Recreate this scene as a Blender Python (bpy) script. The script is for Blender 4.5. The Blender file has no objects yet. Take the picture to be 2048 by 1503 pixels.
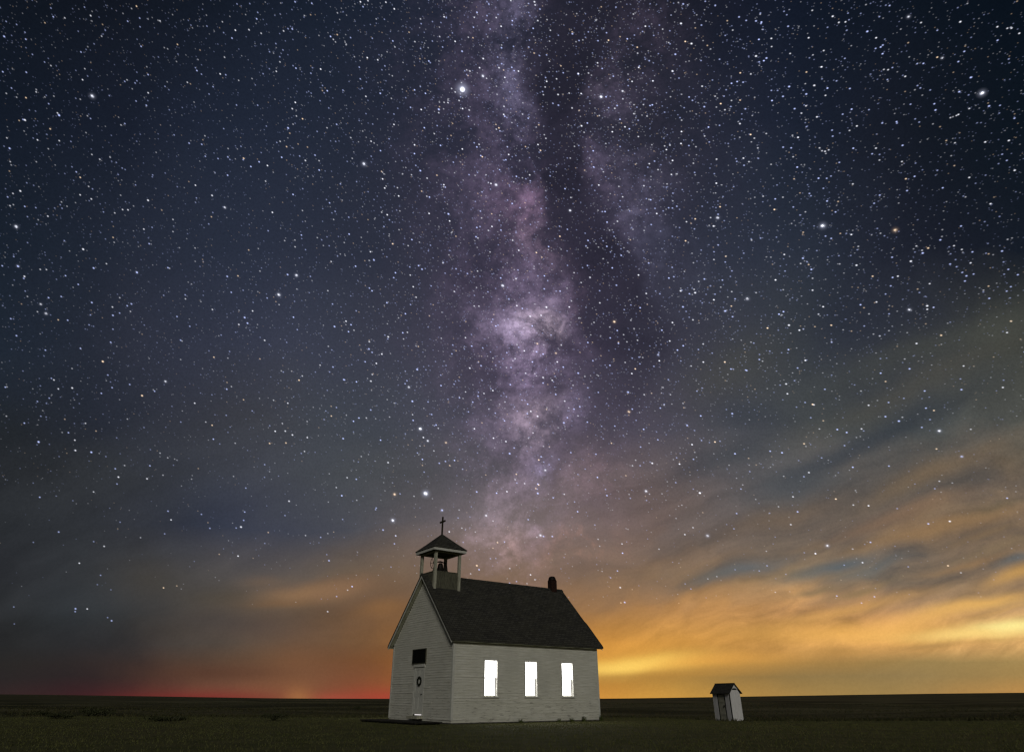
import bpy, bmesh, math, random
import numpy as np
from mathutils import Vector, Matrix

random.seed(7)
rng = np.random.default_rng(11)
C = bpy.context.scene.collection
R = math.radians

# ------------------------------------------------------------------ camera
FPX = 1258.7            # focal length in units of a 2048 wide frame
PITCH = R(27.041)
EYE = 1.05
cam_d = bpy.data.cameras.new("camera")
cam_d.sensor_width = 36.0
cam_d.lens = 36.0 * FPX / 2048.0
cam_d.clip_start = 0.1
cam_d.clip_end = 30000
cam = bpy.data.objects.new("camera", cam_d)
C.objects.link(cam)
cam.location = (0, 0, EYE)
cam.rotation_euler = (R(90) + PITCH, 0, 0)
bpy.context.scene.camera = cam
bpy.context.scene.cycles.filter_width = 1.35

# ------------------------------------------------------------------ exposure
vs = bpy.context.scene.view_settings
vs.view_transform = 'Standard'
vs.look = 'None'
vs.gamma = 1.0
vs.exposure = 0.0
vs.use_curve_mapping = False

# ------------------------------------------------------------------ moonlight (the one sun lamp)
sun_d = bpy.data.lights.new("moon_light", 'SUN')
sun_d.energy = 0.70
sun_d.angle = R(14.0)
sun_d.color = (1.0, 0.965, 0.86)
sun = bpy.data.objects.new("moon_light", sun_d)
C.objects.link(sun)
SUN_EL, SUN_DIR = R(24), Vector((0.10, -0.99, 0)).normalized()
sv = Vector((SUN_DIR.x * math.cos(SUN_EL), SUN_DIR.y * math.cos(SUN_EL), math.sin(SUN_EL)))
sun.rotation_euler = sv.to_track_quat('Z', 'Y').to_euler()


def lin(c):
    o = []
    for v in c[:3]:
        v = v / 255.0
        o.append(v / 12.92 if v <= 0.04045 else ((v + 0.055) / 1.055) ** 2.4)
    return tuple(o) + (1.0,)


# ------------------------------------------------------------------ night sky (world)
world = bpy.data.worlds.new("World")
bpy.context.scene.world = world
world.use_nodes = True


class NT:
    """small helper to write node maths as expressions"""
    def __init__(s, tree):
        s.t = tree

    def put(s, sock, v):
        if isinstance(v, bpy.types.NodeSocket):
            s.t.links.new(v, sock)
        else:
            sock.default_value = v

    def m(s, op, a, b=None, c=None, clamp=False):
        n = s.t.nodes.new('ShaderNodeMath')
        n.operation = op
        n.use_clamp = clamp
        s.put(n.inputs[0], a)
        if b is not None: s.put(n.inputs[1], b)
        if c is not None: s.put(n.inputs[2], c)
        return n.outputs[0]

    def v(s, op, a, b=None, scale=None):
        n = s.t.nodes.new('ShaderNodeVectorMath')
        n.operation = op
        s.put(n.inputs[0], a)
        if b is not None: s.put(n.inputs[1], b)
        if scale is not None: s.put(n.inputs['Scale'], scale)
        return n.outputs['Value'] if op in ('DOT_PRODUCT', 'LENGTH') else n.outputs[0]

    def xyz(s, x, y, z):
        n = s.t.nodes.new('ShaderNodeCombineXYZ')
        s.put(n.inputs[0], x); s.put(n.inputs[1], y); s.put(n.inputs[2], z)
        return n.outputs[0]

    def sep(s, a):
        n = s.t.nodes.new('ShaderNodeSeparateXYZ')
        s.put(n.inputs[0], a)
        return n.outputs

    def rng(s, v, a, b, lo=0.0, hi=1.0, smooth=True):
        n = s.t.nodes.new('ShaderNodeMapRange')
        n.interpolation_type = 'SMOOTHSTEP' if smooth else 'LINEAR'
        n.clamp = True if not smooth else n.clamp
        s.put(n.inputs[0], v)
        for i, q in zip((1, 2, 3, 4), (a, b, lo, hi)): s.put(n.inputs[i], q)
        return n.outputs[0]

    def noise(s, vec, scale, detail=4, rough=0.55, color=False):
        n = s.t.nodes.new('ShaderNodeTexNoise')
        s.put(n.inputs['Vector'], vec)
        s.put(n.inputs['Scale'], scale)
        s.put(n.inputs['Detail'], detail)
        s.put(n.inputs['Roughness'], rough)
        return n.outputs['Color' if color else 0]

    def mix(s, f, a, b, mode='MIX'):
        n = s.t.nodes.new('ShaderNodeMix')
        n.data_type = 'RGBA'
        n.blend_type = mode
        n.clamp_factor = True
        s.put(n.inputs[0], f); s.put(n.inputs[6], a); s.put(n.inputs[7], b)
        return n.outputs[2]

    def ramp(s, f, stops, mode='EASE'):
        n = s.t.nodes.new('ShaderNodeValToRGB')
        n.color_ramp.interpolation = mode
        e = n.color_ramp.elements
        while len(e) < len(stops): e.new(0.5)
        for k, (p, c) in enumerate(stops):
            e[k].position = p
        for k, (p, c) in enumerate(stops):
            e[k].color = c
        s.put(n.inputs[0], f)
        return n.outputs[0]

    def curve(s, f, pts):
        n = s.t.nodes.new('ShaderNodeFloatCurve')
        cv = n.mapping.curves[0]
        while len(cv.points) < len(pts): cv.points.new(0.5, 0.5)
        for k, (x, y) in enumerate(pts): cv.points[k].location = (x, y)
        n.mapping.update()
        s.put(n.inputs['Value'], f)
        return n.outputs[0]

    def gauss(s, d2):           # exp(-d2)
        return s.m('POWER', 0.3679, d2)


def build_sky():
    t = world.node_tree
    t.nodes.clear()
    N = NT(t)
    out = t.nodes.new('ShaderNodeOutputWorld')
    bg = t.nodes.new('ShaderNodeBackground')
    t.links.new(bg.outputs[0], out.inputs[0])
    d = t.nodes.new('ShaderNodeTexCoord').outputs['Generated']
    c, s_ = math.cos(PITCH), math.sin(PITCH)
    fwd = N.v('DOT_PRODUCT', d, (0, c, s_))
    upv = N.v('DOT_PRODUCT', d, (0, -s_, c))
    rt = N.v('DOT_PRODUCT', d, (1, 0, 0))
    den = N.m('MAXIMUM', fwd, 0.2)
    k = FPX / 1000.0
    px = N.m('MULTIPLY_ADD', N.m('DIVIDE', rt, den), k, 1.024)
    py = N.m('MULTIPLY_ADD', N.m('DIVIDE', upv, den), -k, 0.7515)
    p = N.xyz(px, py, 0.0)
    # wisps: small displacement of the chart by fractal noise
    w1 = N.v('SUBTRACT', N.noise(p, 5.0, 5, 0.6, True), (0.5, 0.5, 0.5))
    pw = N.v('ADD', p, N.v('SCALE', w1, scale=0.16))
    o = N.sep(pw); wx, wy = o[0], o[1]
    # cloud chart: streaks run up to the right
    ca, sa = math.cos(R(17)), math.sin(R(17))
    cu = N.m('SUBTRACT', N.m('MULTIPLY', px, ca), N.m('MULTIPLY', py, sa))
    cv = N.m('ADD', N.m('MULTIPLY', px, sa), N.m('MULTIPLY', py, ca))
    cw = N.v('SCALE', N.v('SUBTRACT', N.noise(p, 4.0, 3, 0.5, True), (0.5, 0.5, 0.5)), scale=0.18)
    cp = N.v('ADD', N.xyz(N.m('MULTIPLY', cu, 0.22), cv, 0.0), N.v('SCALE', cw, scale=0.75))
    cn = N.noise(cp, 13.0, 7, 0.62)
    cbig = N.noise(cp, 4.5, 4, 0.5)

    rows = {
        0: [(16, 22, 32), (18, 23, 33), (22, 29, 42), (28, 35, 50), (36, 39, 54), (29, 31, 42), (20, 26, 40), (15, 22, 33), (9, 17, 27)],
        250: [(20, 27, 39), (26, 32, 46), (33, 40, 56), (36, 41, 56), (44, 44, 60), (40, 41, 54), (29, 35, 50), (22, 27, 38), (13, 21, 30)],
        500: [(26, 34, 46), (35, 41, 55), (43, 49, 65), (46, 49, 64), (54, 51, 68), (50, 49, 65), (44, 50, 64), (30, 34, 46), (22, 28, 38)],
        700: [(31, 39, 51), (43, 47, 60), (55, 59, 75), (60, 62, 76), (66, 60, 78), (60, 58, 73), (58, 62, 69), (48, 52, 62), (66, 68, 63)],
        850: [(35, 39, 44), (42, 46, 57), (60, 62, 70), (66, 70, 80), (76, 71, 85), (76, 72, 84), (72, 75, 79), (72, 76, 76), (80, 81, 74)],
        950: [(38, 41, 45), (48, 51, 57), (62, 65, 74), (74, 76, 81), (88, 82, 89), (98, 87, 89), (90, 88, 89), (106, 95, 82), (116, 100, 82)],
        1050: [(40, 43, 47), (50, 53, 60), (56, 60, 75), (84, 82, 87), (114, 103, 104), (118, 101, 97), (124, 105, 88), (140, 112, 82), (154, 121, 79)],
        1150: [(41, 43, 47), (56, 56, 57), (90, 82, 76), (110, 93, 78), (128, 104, 86), (130, 106, 84), (144, 118, 86), (148, 124, 92), (180, 140, 92)],
        1220: [(41, 43, 45), (56, 56, 56), (96, 82, 68), (112, 84, 60), (140, 105, 70), (170, 124, 74), (198, 146, 88), (216, 159, 98), (230, 178, 112)],
        1285: [(40, 41, 42), (58, 54, 53), (92, 77, 64), (128, 90, 56), (180, 120, 56), (208, 148, 70), (210, 154, 86), (226, 170, 104), (226, 176, 110)],
        1322: [(41, 39, 38), (60, 48, 44), (100, 74, 56), (130, 84, 48), (184, 120, 52), (218, 158, 70), (180, 136, 72), (158, 130, 80), (164, 136, 84)],
        1350: [(42, 38, 38), (62, 46, 42), (112, 78, 58), (132, 82, 50), (176, 112, 50), (176, 130, 62), (152, 122, 72), (148, 124, 80), (162, 132, 80)],
        1392: [(52, 38, 38), (76, 42, 40), (126, 80, 58), (140, 80, 50), (190, 120, 58), (206, 150, 66), (172, 134, 72), (158, 128, 76), (186, 138, 76)],
    }
    ys = sorted(rows)
    fx = N.m('DIVIDE', wx, 2.048)
    # softer vertical warp near the horizon
    col = None
    for i, y in enumerate(ys):
        r = N.ramp(fx, [(j / 8.0, lin(cc)) for j, cc in enumerate(rows[y])], 'CARDINAL')
        if col is None:
            col = r
        else:
            yy = wy if y < 1000 else N.m('ADD', py, N.m('MULTIPLY', N.m('SUBTRACT', cbig, 0.5), 0.10 if y < 1250 else 0.03))
            col = N.mix(N.rng(yy, ys[i - 1] / 1000.0, y / 1000.0, smooth=False), col, r)

    def blob(cx, cy, rx, ry, ang=0.0, src=None):
        """soft ellipse (pixels of the 2048 chart), angle counter-clockwise"""
        q = N.v('SUBTRACT', src or pw, (cx / 1000.0, cy / 1000.0, 0))
        a = R(ang)
        u = N.v('DOT_PRODUCT', q, (math.cos(a) * 1000 / rx, -math.sin(a) * 1000 / rx, 0))
        v = N.v('DOT_PRODUCT', q, (math.sin(a) * 1000 / ry, math.cos(a) * 1000 / ry, 0))
        return N.gauss(N.m('ADD', N.m('MULTIPLY', u, u), N.m('MULTIPLY', v, v)))

    pc = N.v('ADD', p, N.v('SCALE', cw, scale=0.5))       # gently warped chart for cloud shapes

    # ---- Milky Way
    fy = N.m('DIVIDE', py, 1.5)
    mwn = N.rng(N.noise(pw, 9.0, 8, 0.66), 0.36, 0.66, 0.05, 1.65)
    cen = N.curve(fy, [(0.0, 0.545), (0.2, 0.54), (0.43, 0.53), (0.65, 0.525), (0.8, 0.505), (1.0, 0.49)])
    wid = N.curve(fy, [(0.0, 0.48), (0.2, 0.50), (0.43, 0.34), (0.6, 0.34), (0.78, 0.24), (1.0, 0.2)])
    inten = N.curve(fy, [(0.0, 0.24), (0.2, 0.25), (0.43, 0.32), (0.58, 0.30), (0.7, 0.27), (0.78, 0.22), (0.9, 0.0)])
    q = N.m('DIVIDE', N.m('SUBTRACT', wx, N.m('MULTIPLY', cen, 2.0)), N.m('MULTIPLY', wid, 0.4))
    E = N.m('MULTIPLY', N.m('MULTIPLY', N.gauss(N.m('MULTIPLY', q, q)), mwn), inten)
    gran = N.rng(N.noise(p, 42.0, 5, 0.75), 0.36, 0.64, 0.6, 1.35)
    add = N.mix(E, (0, 0, 0, 1), lin((112, 96, 122)))
    for (cx, cy, rx, ry, an, cc, st) in [
        (1040, 40, 45, 130, 0, (84, 88, 112), .30), (1030, 190, 42, 90, 0, (86, 88, 112), .34),
        (1035, 300, 55, 60, 0, (84, 74, 96), .4), (1055, 420, 55, 50, 0, (104, 74, 92), .5), (1085, 500, 60, 34, -30, (110, 88, 96), .6),
        (1040, 655, 95, 70, 10, (126, 112, 134), .55), (1075, 650, 34, 34, 20, (176, 158, 164), 1.0), (1035, 645, 36, 24, 0, (146, 134, 156), .4),
        (1035, 720, 45, 50, 0, (125, 108, 135), .5), (1150, 590, 26, 60, 0, (104, 80, 96), .4),
        (1070, 825, 55, 50, 0, (132, 116, 122), .7), (1150, 815, 30, 35, 0, (104, 92, 122), .5), (1050, 870, 60, 26, 0, (116, 104, 114), .3),
        (1092, 938, 22, 26, -25, (126, 118, 152), .7), (1080, 1071, 16, 9, 0, (150, 130, 150), .5),
        (1010, 1050, 70, 110, 0, (126, 108, 104), .28), (1040, 1110, 28, 60, 0, (140, 104, 90), .4),
        (1160, 1095, 55, 26, 15, (150, 96, 66), .55), (1195, 960, 60, 40, 0, (112, 84, 84), .3),
        (1200, 150, 60, 70, 0, (66, 56, 70), .25), (1235, 280, 60, 55, -30, (80, 78, 96), .24), (1275, 370, 60, 60, -30, (80, 80, 98), .22),
        (1240, 440, 50, 30, 10, (88, 84, 104), .28), (1180, 200, 40, 25, 30, (84, 78, 84), .25), (1330, 520, 110, 70, -40, (58, 60, 76), .4)]:
        b = N.m('MULTIPLY', N.m('MULTIPLY', blob(cx, cy, rx, ry, an), st * 0.72), mwn)
        add = N.mix(b, add, lin(cc), 'ADD')
    # dark rift and knots of dust
    lane = N.curve(fy, [(0.0, 0.585), (0.13, 0.562), (0.2, 0.562), (0.28, 0.575), (0.34, 0.598), (0.4, 0.612), (0.46, 0.622), (0.6, 0.60), (0.75, 0.60)])
    lw = N.curve(fy, [(0.0, 0.50), (0.14, 0.30), (0.22, 0.24), (0.3, 0.34), (0.4, 0.46), (0.5, 0.34), (0.62, 0.15), (0.8, 0.1)])
    ls = N.curve(fy, [(0.0, 0.9), (0.3, 0.95), (0.42, 0.88), (0.5, 0.5), (0.6, 0.2), (0.75, 0.0)])
    q = N.m('DIVIDE', N.m('SUBTRACT', wx, N.m('MULTIPLY', lane, 2.0)), N.m('MULTIPLY', lw, 0.2))
    q2 = N.m('MULTIPLY', q, q)
    dk = N.m('MULTIPLY', N.gauss(N.m('MULTIPLY', q2, q2)), ls)
    for (cx, cy, rx, ry, an, st) in [(1092, 556, 34, 22, 20, .6), (1125, 690, 60, 30, -30, .65), (1010, 768, 60, 14, 15, .5), (1100, 770, 70, 28, 10, .45),
                                     (1130, 880, 26, 45, 0, .3), (998, 165, 18, 22, 0, .4), (1320, 250, 22, 45, 10, .3), (1000, 470, 30, 40, 0, .25), (1040, 985, 40, 22, 0, .3), (960, 560, 40, 30, 10, .45), (1020, 590, 34, 12, 20, .5), (1075, 742, 40, 12, -15, .6), (985, 690, 26, 50, 0, .3), (1120, 960, 20, 40, 0, .35), (1010, 860, 24, 20, 0, .35), (990, 330, 26, 30, 0, .35), (1060, 350, 22, 34, 0, .4)]:
        dk = N.m('MAXIMUM', dk, N.m('MULTIPLY', blob(cx, cy, rx, ry, an), st))
    add = N.v('SCALE', add, scale=gran)
    dn = N.rng(N.noise(pw, 9.0, 6, 0.6), 0.3, 0.62, 0.55, 1.15)
    dk = N.m('MULTIPLY', dk, dn, clamp=True)
    add = N.mix(dk, add, (0, 0, 0, 1))
    col = N.mix(N.m('MULTIPLY', dk, 0.62), col, lin((33, 32, 44)))
    col = N.mix(1.0, col, add, 'ADD')

    # ---- cloud streaks lit from below by the far towns
    reg = N.m('MULTIPLY', N.rng(px, 1.0, 1.75, 0.25, 1.0), N.rng(py, 0.62, 1.12, 0.0, 1.0))
    reg = N.m('MULTIPLY', reg, N.rng(py, 1.28, 1.33, 1.0, 0.15))
    tex = N.rng(cn, 0.32, 0.68, -0.52, 0.42, smooth=False)
    tex2 = N.rng(cbig, 0.32, 0.68, -0.3, 0.24, smooth=False)
    gain = N.m('ADD', 1.0, N.m('MULTIPLY', N.m('ADD', tex, tex2), reg))
    col = N.v('SCALE', col, scale=gain)
    cool = N.m('MULTIPLY', N.m('MULTIPLY', N.rng(cbig, 0.56, 0.40), reg), N.rng(py, 1.20, 1.26, 0.42, 0.0))
    col = N.mix(cool, col, lin((92, 96, 102)))
    for (cx, cy, rx, ry, an, cc, st) in [
        (1690, 1128, 75, 17, 14, (76, 94, 106), .8), (1745, 1142, 90, 14, 16, (92, 102, 106), .55), (1600, 1150, 80, 16, 14, (96, 104, 104), .5),
        (1500, 1140, 80, 17, 14, (82, 100, 112), .6), (1420, 1160, 60, 13, 14, (96, 104, 106), .4), (2040, 1128, 50, 12, 18, (90, 100, 104), .7),
        (1990, 1105, 110, 13, 18, (134, 114, 88), .6), (1720, 1186, 60, 8, 12, (138, 116, 82), .6), (1630, 1185, 60, 8, 8, (122, 110, 86), .5),
        (1770, 860, 190, 22, 24, (48, 54, 62), .65), (1640, 910, 120, 20, 22, (62, 68, 76), .6), (1450, 910, 110, 26, 12, (62, 68, 76), .55),
        (1500, 830, 90, 40, 0, (50, 56, 68), .5), (1580, 965, 90, 26, 16, (74, 80, 86), .5), (1990, 1015, 60, 12, 16, (96, 88, 70), .5),
        (1460, 740, 110, 50, 20, (76, 76, 70), .4), (1830, 700, 210, 34, 20, (72, 74, 68), .5), (1990, 660, 90, 30, 22, (74, 76, 70), .5),
        (1800, 780, 230, 26, 24, (80, 78, 70), .5), (1850, 950, 150, 22, 24, (122, 102, 78), .6), (1560, 1030, 130, 24, 20, (128, 106, 84), .4),
        (1880, 1060, 200, 18, 14, (158, 122, 78), .5),
        (1800, 1030, 140, 16, 18, (140, 110, 84), .5), (1960, 1075, 90, 9, 16, (128, 106, 80), .6), (1930, 1140, 90, 8, 16, (150, 118, 82), .55), (1980, 1215, 60, 5, 12, (190, 146, 92), .5), (2000, 1238, 70, 5, 14, (200, 156, 96), .5)]:
        col = N.mix(N.m('MULTIPLY', blob(cx, cy, rx, ry, an, pc), st), col, lin(cc))
    pc2 = N.v('ADD', p, N.v('SCALE', cw, scale=0.24))
    for (cx, cy, rx, ry, an, cc, st) in [   # bright lit bases
        (1265, 1329, 115, 17, 5, (255, 212, 104), .98), (1420, 1322, 150, 13, 3, (240, 172, 78), .45), (1330, 1290, 150, 20, 2, (228, 162, 72), .35),
        (1720, 1272, 230, 24, 0, (242, 182, 90), .6), (2020, 1262, 80, 14, 3, (255, 236, 150), 1.0), (1930, 1274, 110, 11, 0, (255, 216, 128), .8),
        (1960, 1215, 130, 14, 8, (244, 190, 104), .6), (1850, 1240, 130, 16, 14, (238, 182, 98), .5), (2040, 1150, 80, 14, 20, (212, 162, 86), .6),
        (1700, 1222, 150, 14, 12, (220, 166, 90), .5), (610, 1188, 95, 18, 6, (142, 110, 80), .85), (530, 1165, 50, 12, 4, (112, 92, 76), .5),
        (690, 1178, 75, 20, 12, (138, 106, 80), .7), (770, 1212, 60, 20, 8, (142, 102, 64), .6), (560, 1208, 70, 9, 3, (128, 96, 66), .5), (300, 1160, 70, 40, 0, (66, 60, 50), .4), (450, 1200, 80, 24, 0, (78, 70, 58), .5)]:
        col = N.mix(N.m('MULTIPLY', blob(cx, cy, rx, ry, an, pc2), st), col, lin(cc))
    for (cx, cy, rx, ry, an, cc, st) in [   # darker cloud scraps, red and yellow town glow on the horizon (unwarped)
        (1860, 1292, 60, 6, 5, (176, 136, 82), .7), (1970, 1281, 60, 4, 4, (196, 152, 88), .5), (1690, 1303, 60, 8, 0, (188, 142, 78), .5),
        (1290, 1352, 170, 9, 3, (182, 134, 64), .6), (520, 1253, 110, 34, 0, (82, 70, 66), .55), (430, 1240, 90, 26, 0, (66, 62, 62), .5),
        (440, 1402, 140, 22, 0, (128, 42, 42), .75), (330, 1400, 110, 12, 0, (120, 34, 36), .4), (775, 1400, 85, 24, 0, (172, 62, 52), .7),
        (660, 1400, 50, 14, 0, (176, 74, 60), .6), (597, 1398, 26, 26, 0, (176, 118, 70), .7), (600, 1340, 60, 60, 0, (124, 86, 60), .5), (440, 1345, 130, 16, 0, (82, 52, 40), .5)]:
        col = N.mix(N.m('MULTIPLY', blob(cx, cy, rx, ry, an, p), st), col, lin(cc))
    gr = N.rng(N.noise(d, 330.0, 2, 0.8), 0.25, 0.75, N.rng(py, 0.9, 1.2, 0.87, 0.95), N.rng(py, 0.9, 1.2, 1.13, 1.05), smooth=False)      # film-like grain multiplied into the sky brightness
    col = N.v('SCALE', col, scale=gr)
    # behind the photographer the sky is plain dark
    dz = N.sep(d)[2]
    back = N.mix(N.rng(dz, 0.0, 0.5), lin((58, 54, 50)), lin((30, 34, 44)))
    fin = N.mix(N.rng(fwd, 0.22, 0.45), back, col)
    t.links.new(fin, bg.inputs[0])
    bg.inputs[1].default_value = 1.0
    world.cycles.sampling_method = 'MANUAL'
    world.cycles.sample_map_resolution = 512


build_sky()


# ------------------------------------------------------------------ helpers
def pix_dir(x, y):
    a, b = (x - 1024) / FPX, (751.5 - y) / FPX
    c, s = math.cos(PITCH), math.sin(PITCH)
    return Vector((a, c - b * s, s + b * c)).normalized()


def tag(o, label=None, cat=None, group=None, kind=None):
    if label: o['label'] = label
    if cat: o['category'] = cat
    if group: o['group'] = group
    if kind: o['kind'] = kind
    return o


def link(name, me, mat=None, parent=None):
    o = bpy.data.objects.new(name, me)
    C.objects.link(o)
    if mat is not None: me.materials.append(mat)
    if parent is not None: o.parent = parent
    return o


def empty(name, loc=(0, 0, 0), rz=0.0):
    o = bpy.data.objects.new(name, None)
    C.objects.link(o)
    o.location = loc
    o.rotation_euler = (0, 0, rz)
    return o


class MB:
    """collects shapes into ONE mesh"""
    def __init__(s):
        s.v, s.f = [], []

    def poly(s, pts):
        b = len(s.v); s.v += [tuple(p) for p in pts]; s.f.append(tuple(range(b, b + len(pts)))); return s

    def hexa(s, p):     # 8 points: bottom 4 ccw, top 4 ccw
        b = len(s.v); s.v += [tuple(q) for q in p]
        s.f += [tuple(b + i for i in q) for q in ((3, 2, 1, 0), (4, 5, 6, 7), (0, 1, 5, 4), (1, 2, 6, 5), (2, 3, 7, 6), (3, 0, 4, 7))]
        return s

    def box(s, x0, x1, y0, y1, z0, z1):
        return s.hexa([(x0, y0, z0), (x1, y0, z0), (x1, y1, z0), (x0, y1, z0), (x0, y0, z1), (x1, y0, z1), (x1, y1, z1), (x0, y1, z1)])

    def tube(s, pts, rad, n=8, caps=True):
        pts = [Vector(p) for p in pts]
        rad = rad if isinstance(rad, (list, tuple)) else [rad] * len(pts)
        b = len(s.v)
        for i, p in enumerate(pts):
            t = (pts[min(i + 1, len(pts) - 1)] - pts[max(i - 1, 0)]).normalized()
            a = t.cross(Vector((0, 0, 1)))
            if a.length < 1e-3: a = Vector((1, 0, 0))
            a.normalize(); c = t.cross(a)
            for k in range(n):
                w = 2 * math.pi * k / n
                s.v.append(tuple(p + a * math.cos(w) * rad[i] + c * math.sin(w) * rad[i]))
        for i in range(len(pts) - 1):
            for k in range(n):
                s.f.append((b + i * n + k, b + i * n + (k + 1) % n, b + (i + 1) * n + (k + 1) % n, b + (i + 1) * n + k))
        if caps:
            s.f.append(tuple(b + k for k in range(n))[::-1])
            s.f.append(tuple(b + (len(pts) - 1) * n + k for k in range(n)))
        return s

    def lathe(s, prof, cx, cy, n=24):
        b = len(s.v)
        for r, z in prof:
            for k in range(n):
                w = 2 * math.pi * k / n
                s.v.append((cx + r * math.cos(w), cy + r * math.sin(w), z))
        for i in range(len(prof) - 1):
            for k in range(n):
                s.f.append((b + i * n + k, b + i * n + (k + 1) % n, b + (i + 1) * n + (k + 1) % n, b + (i + 1) * n + k))
        return s

    def build(s, name, mat, parent=None, smooth=False, bevel=0.0):
        me = bpy.data.meshes.new(name)
        me.from_pydata(s.v, [], s.f)
        bm = bmesh.new(); bm.from_mesh(me)
        bmesh.ops.recalc_face_normals(bm, faces=bm.faces)
        bm.to_mesh(me); bm.free()
        if smooth:
            me.polygons.foreach_set('use_smooth', [True] * len(me.polygons))
        o = link(name, me, mat, parent)
        if bevel:
            m = o.modifiers.new('bevel', 'BEVEL'); m.width = bevel; m.segments = 1; m.limit_method = 'ANGLE'
        return o


# ------------------------------------------------------------------ materials
def mat(name, fn, rough=0.8, spec=0.2, metal=0.0):
    m = bpy.data.materials.new(name)
    m.use_nodes = True
    t = m.node_tree
    b = t.nodes['Principled BSDF']
    b.inputs['Roughness'].default_value = rough
    b.inputs['Specular IOR Level'].default_value = spec
    b.inputs['Metallic'].default_value = metal
    N = NT(t)
    pos = t.nodes.new('ShaderNodeTexCoord').outputs['Object']
    r = fn(N, pos)
    if isinstance(r, tuple) and len(r) == 2:
        colr, h = r
        bp = t.nodes.new('ShaderNodeBump')
        bp.inputs['Distance'].default_value = 0.02
        bp.inputs['Strength'].default_value = 0.6
        t.links.new(h, bp.inputs['Height'])
        t.links.new(bp.outputs[0], b.inputs['Normal'])
    else:
        colr = r
    N.put(b.inputs['Base Color'], colr)
    return m


def rgb(a, b, c):
    return (a, b, c, 1.0)


def paint_fn(N, p):
    """old white paint: grime, thin streaks along the boards, bare grey wood where it flakes"""
    st = N.noise(N.v('MULTIPLY', p, (0.6, 0.6, 9.0)), 2.2, 6, 0.65)
    big = N.noise(p, 0.7, 4, 0.6)
    fine = N.noise(p, 26.0, 4, 0.7)
    c = N.mix(N.rng(st, 0.35, 0.7), rgb(.66, .65, .56), rgb(.82, .81, .74))
    c = N.mix(N.rng(big, 0.35, 0.68, 0.0, 0.45), c, rgb(.56, .555, .49))
    z = N.sep(p)[2]
    worn = N.m('MULTIPLY', N.rng(N.noise(N.v('MULTIPLY', p, (1.3, 1.3, 16.0)), 1.6, 5, 0.7), 0.55, 0.65), N.rng(z, 2.2, 0.1, 0.25, 1.0))
    c = N.mix(N.m('MULTIPLY', worn, 0.85), c, rgb(.20, .18, .15))
    c = N.mix(N.rng(fine, 0.55, 0.8, 0.0, 0.25), c, rgb(.4, .39, .35))
    return c, fine


def trim_fn(N, p):
    n = N.noise(p, 9.0, 5, 0.65)
    c = N.mix(N.rng(n, 0.35, 0.7), rgb(.62, .62, .56), rgb(.72, .72, .67))
    return N.mix(N.rng(N.noise(p, 30, 3, .6), 0.6, 0.75, 0, .6), c, rgb(.3, .28, .24)), n


def shingle_fn(N, p):
    br = N.t.nodes.new('ShaderNodeTexBrick')
    br.inputs['Scale'].default_value = 1.0
    br.inputs['Brick Width'].default_value = 0.24
    br.inputs['Row Height'].default_value = 0.14
    br.inputs['Mortar Size'].default_value = 0.012
    br.inputs['Color1'].default_value = rgb(.042, .041, .036)
    br.inputs['Color2'].default_value = rgb(.082, .079, .068)
    br.inputs['Mortar'].default_value = rgb(.012, .012, .011)
    o = N.sep(p)
    N.put(br.inputs['Vector'], N.xyz(o[1], N.m('MULTIPLY', o[2], 1.41), 0.0))
    n = N.noise(p, 1.3, 5, 0.6)
    c = N.mix(N.rng(n, 0.35, 0.7, 0.0, 0.5), br.outputs['Color'], rgb(.062, .060, .045))
    f = N.noise(p, 60, 3, 0.7)
    return N.mix(N.rng(f, 0.5, 0.8, 0, .35), c, rgb(.09, .09, .085)), br.outputs['Fac']


def oldwood_fn(N, p):
    g = N.noise(N.v('MULTIPLY', p, (6.0, 6.0, 0.8)), 5.0, 5, 0.65)
    return N.mix(N.rng(g, 0.3, 0.7), rgb(.07, .068, .050), rgb(.17, .165, .12)), g


def greypaint_fn(N, p):
    g = N.noise(N.v('MULTIPLY', p, (5.0, 5.0, 0.7)), 4.0, 5, 0.65)
    return N.mix(N.rng(g, 0.35, 0.7), rgb(.34, .33, .25), rgb(.56, .55, .45)), g


M = {}
M['paint'] = mat('white_clapboard_paint', paint_fn, 0.75, 0.25)
M['trim'] = mat('white_trim_paint', trim_fn, 0.7, 0.25)
M['shingle'] = mat('dark_shingles', shingle_fn, 0.9, 0.15)
M['wood'] = mat('weathered_dark_wood', oldwood_fn, 0.85, 0.15)
M['greypaint'] = mat('weathered_grey_paint', greypaint_fn, 0.85, 0.15)
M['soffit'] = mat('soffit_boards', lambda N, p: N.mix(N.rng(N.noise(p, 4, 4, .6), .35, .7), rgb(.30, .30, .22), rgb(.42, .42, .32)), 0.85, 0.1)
M['sign'] = mat('black_sign', lambda N, p: N.mix(N.rng(N.noise(p, 8, 4, .6), .4, .8), rgb(.006, .007, .006), rgb(.014, .016, .014)), 0.8, 0.1)
M['wreath'] = mat('evergreen_wreath', lambda N, p: N.mix(N.rng(N.noise(p, 30, 3, .6), .4, .7), rgb(.012, .016, .012), rgb(.05, .05, .035)), 0.9, 0.1)
M['iron'] = mat('black_cast_iron', lambda N, p: N.mix(N.rng(N.noise(p, 12, 4, .6), .4, .8), rgb(.010, .009, .008), rgb(.04, .03, .022)), 0.6, 0.3, 0.3)
M['cross'] = mat('dark_brown_metal', lambda N, p: N.mix(N.rng(N.noise(p, 12, 4, .6), .4, .8), rgb(.035, .028, .018), rgb(.07, .055, .03)), 0.7, 0.2)
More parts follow.
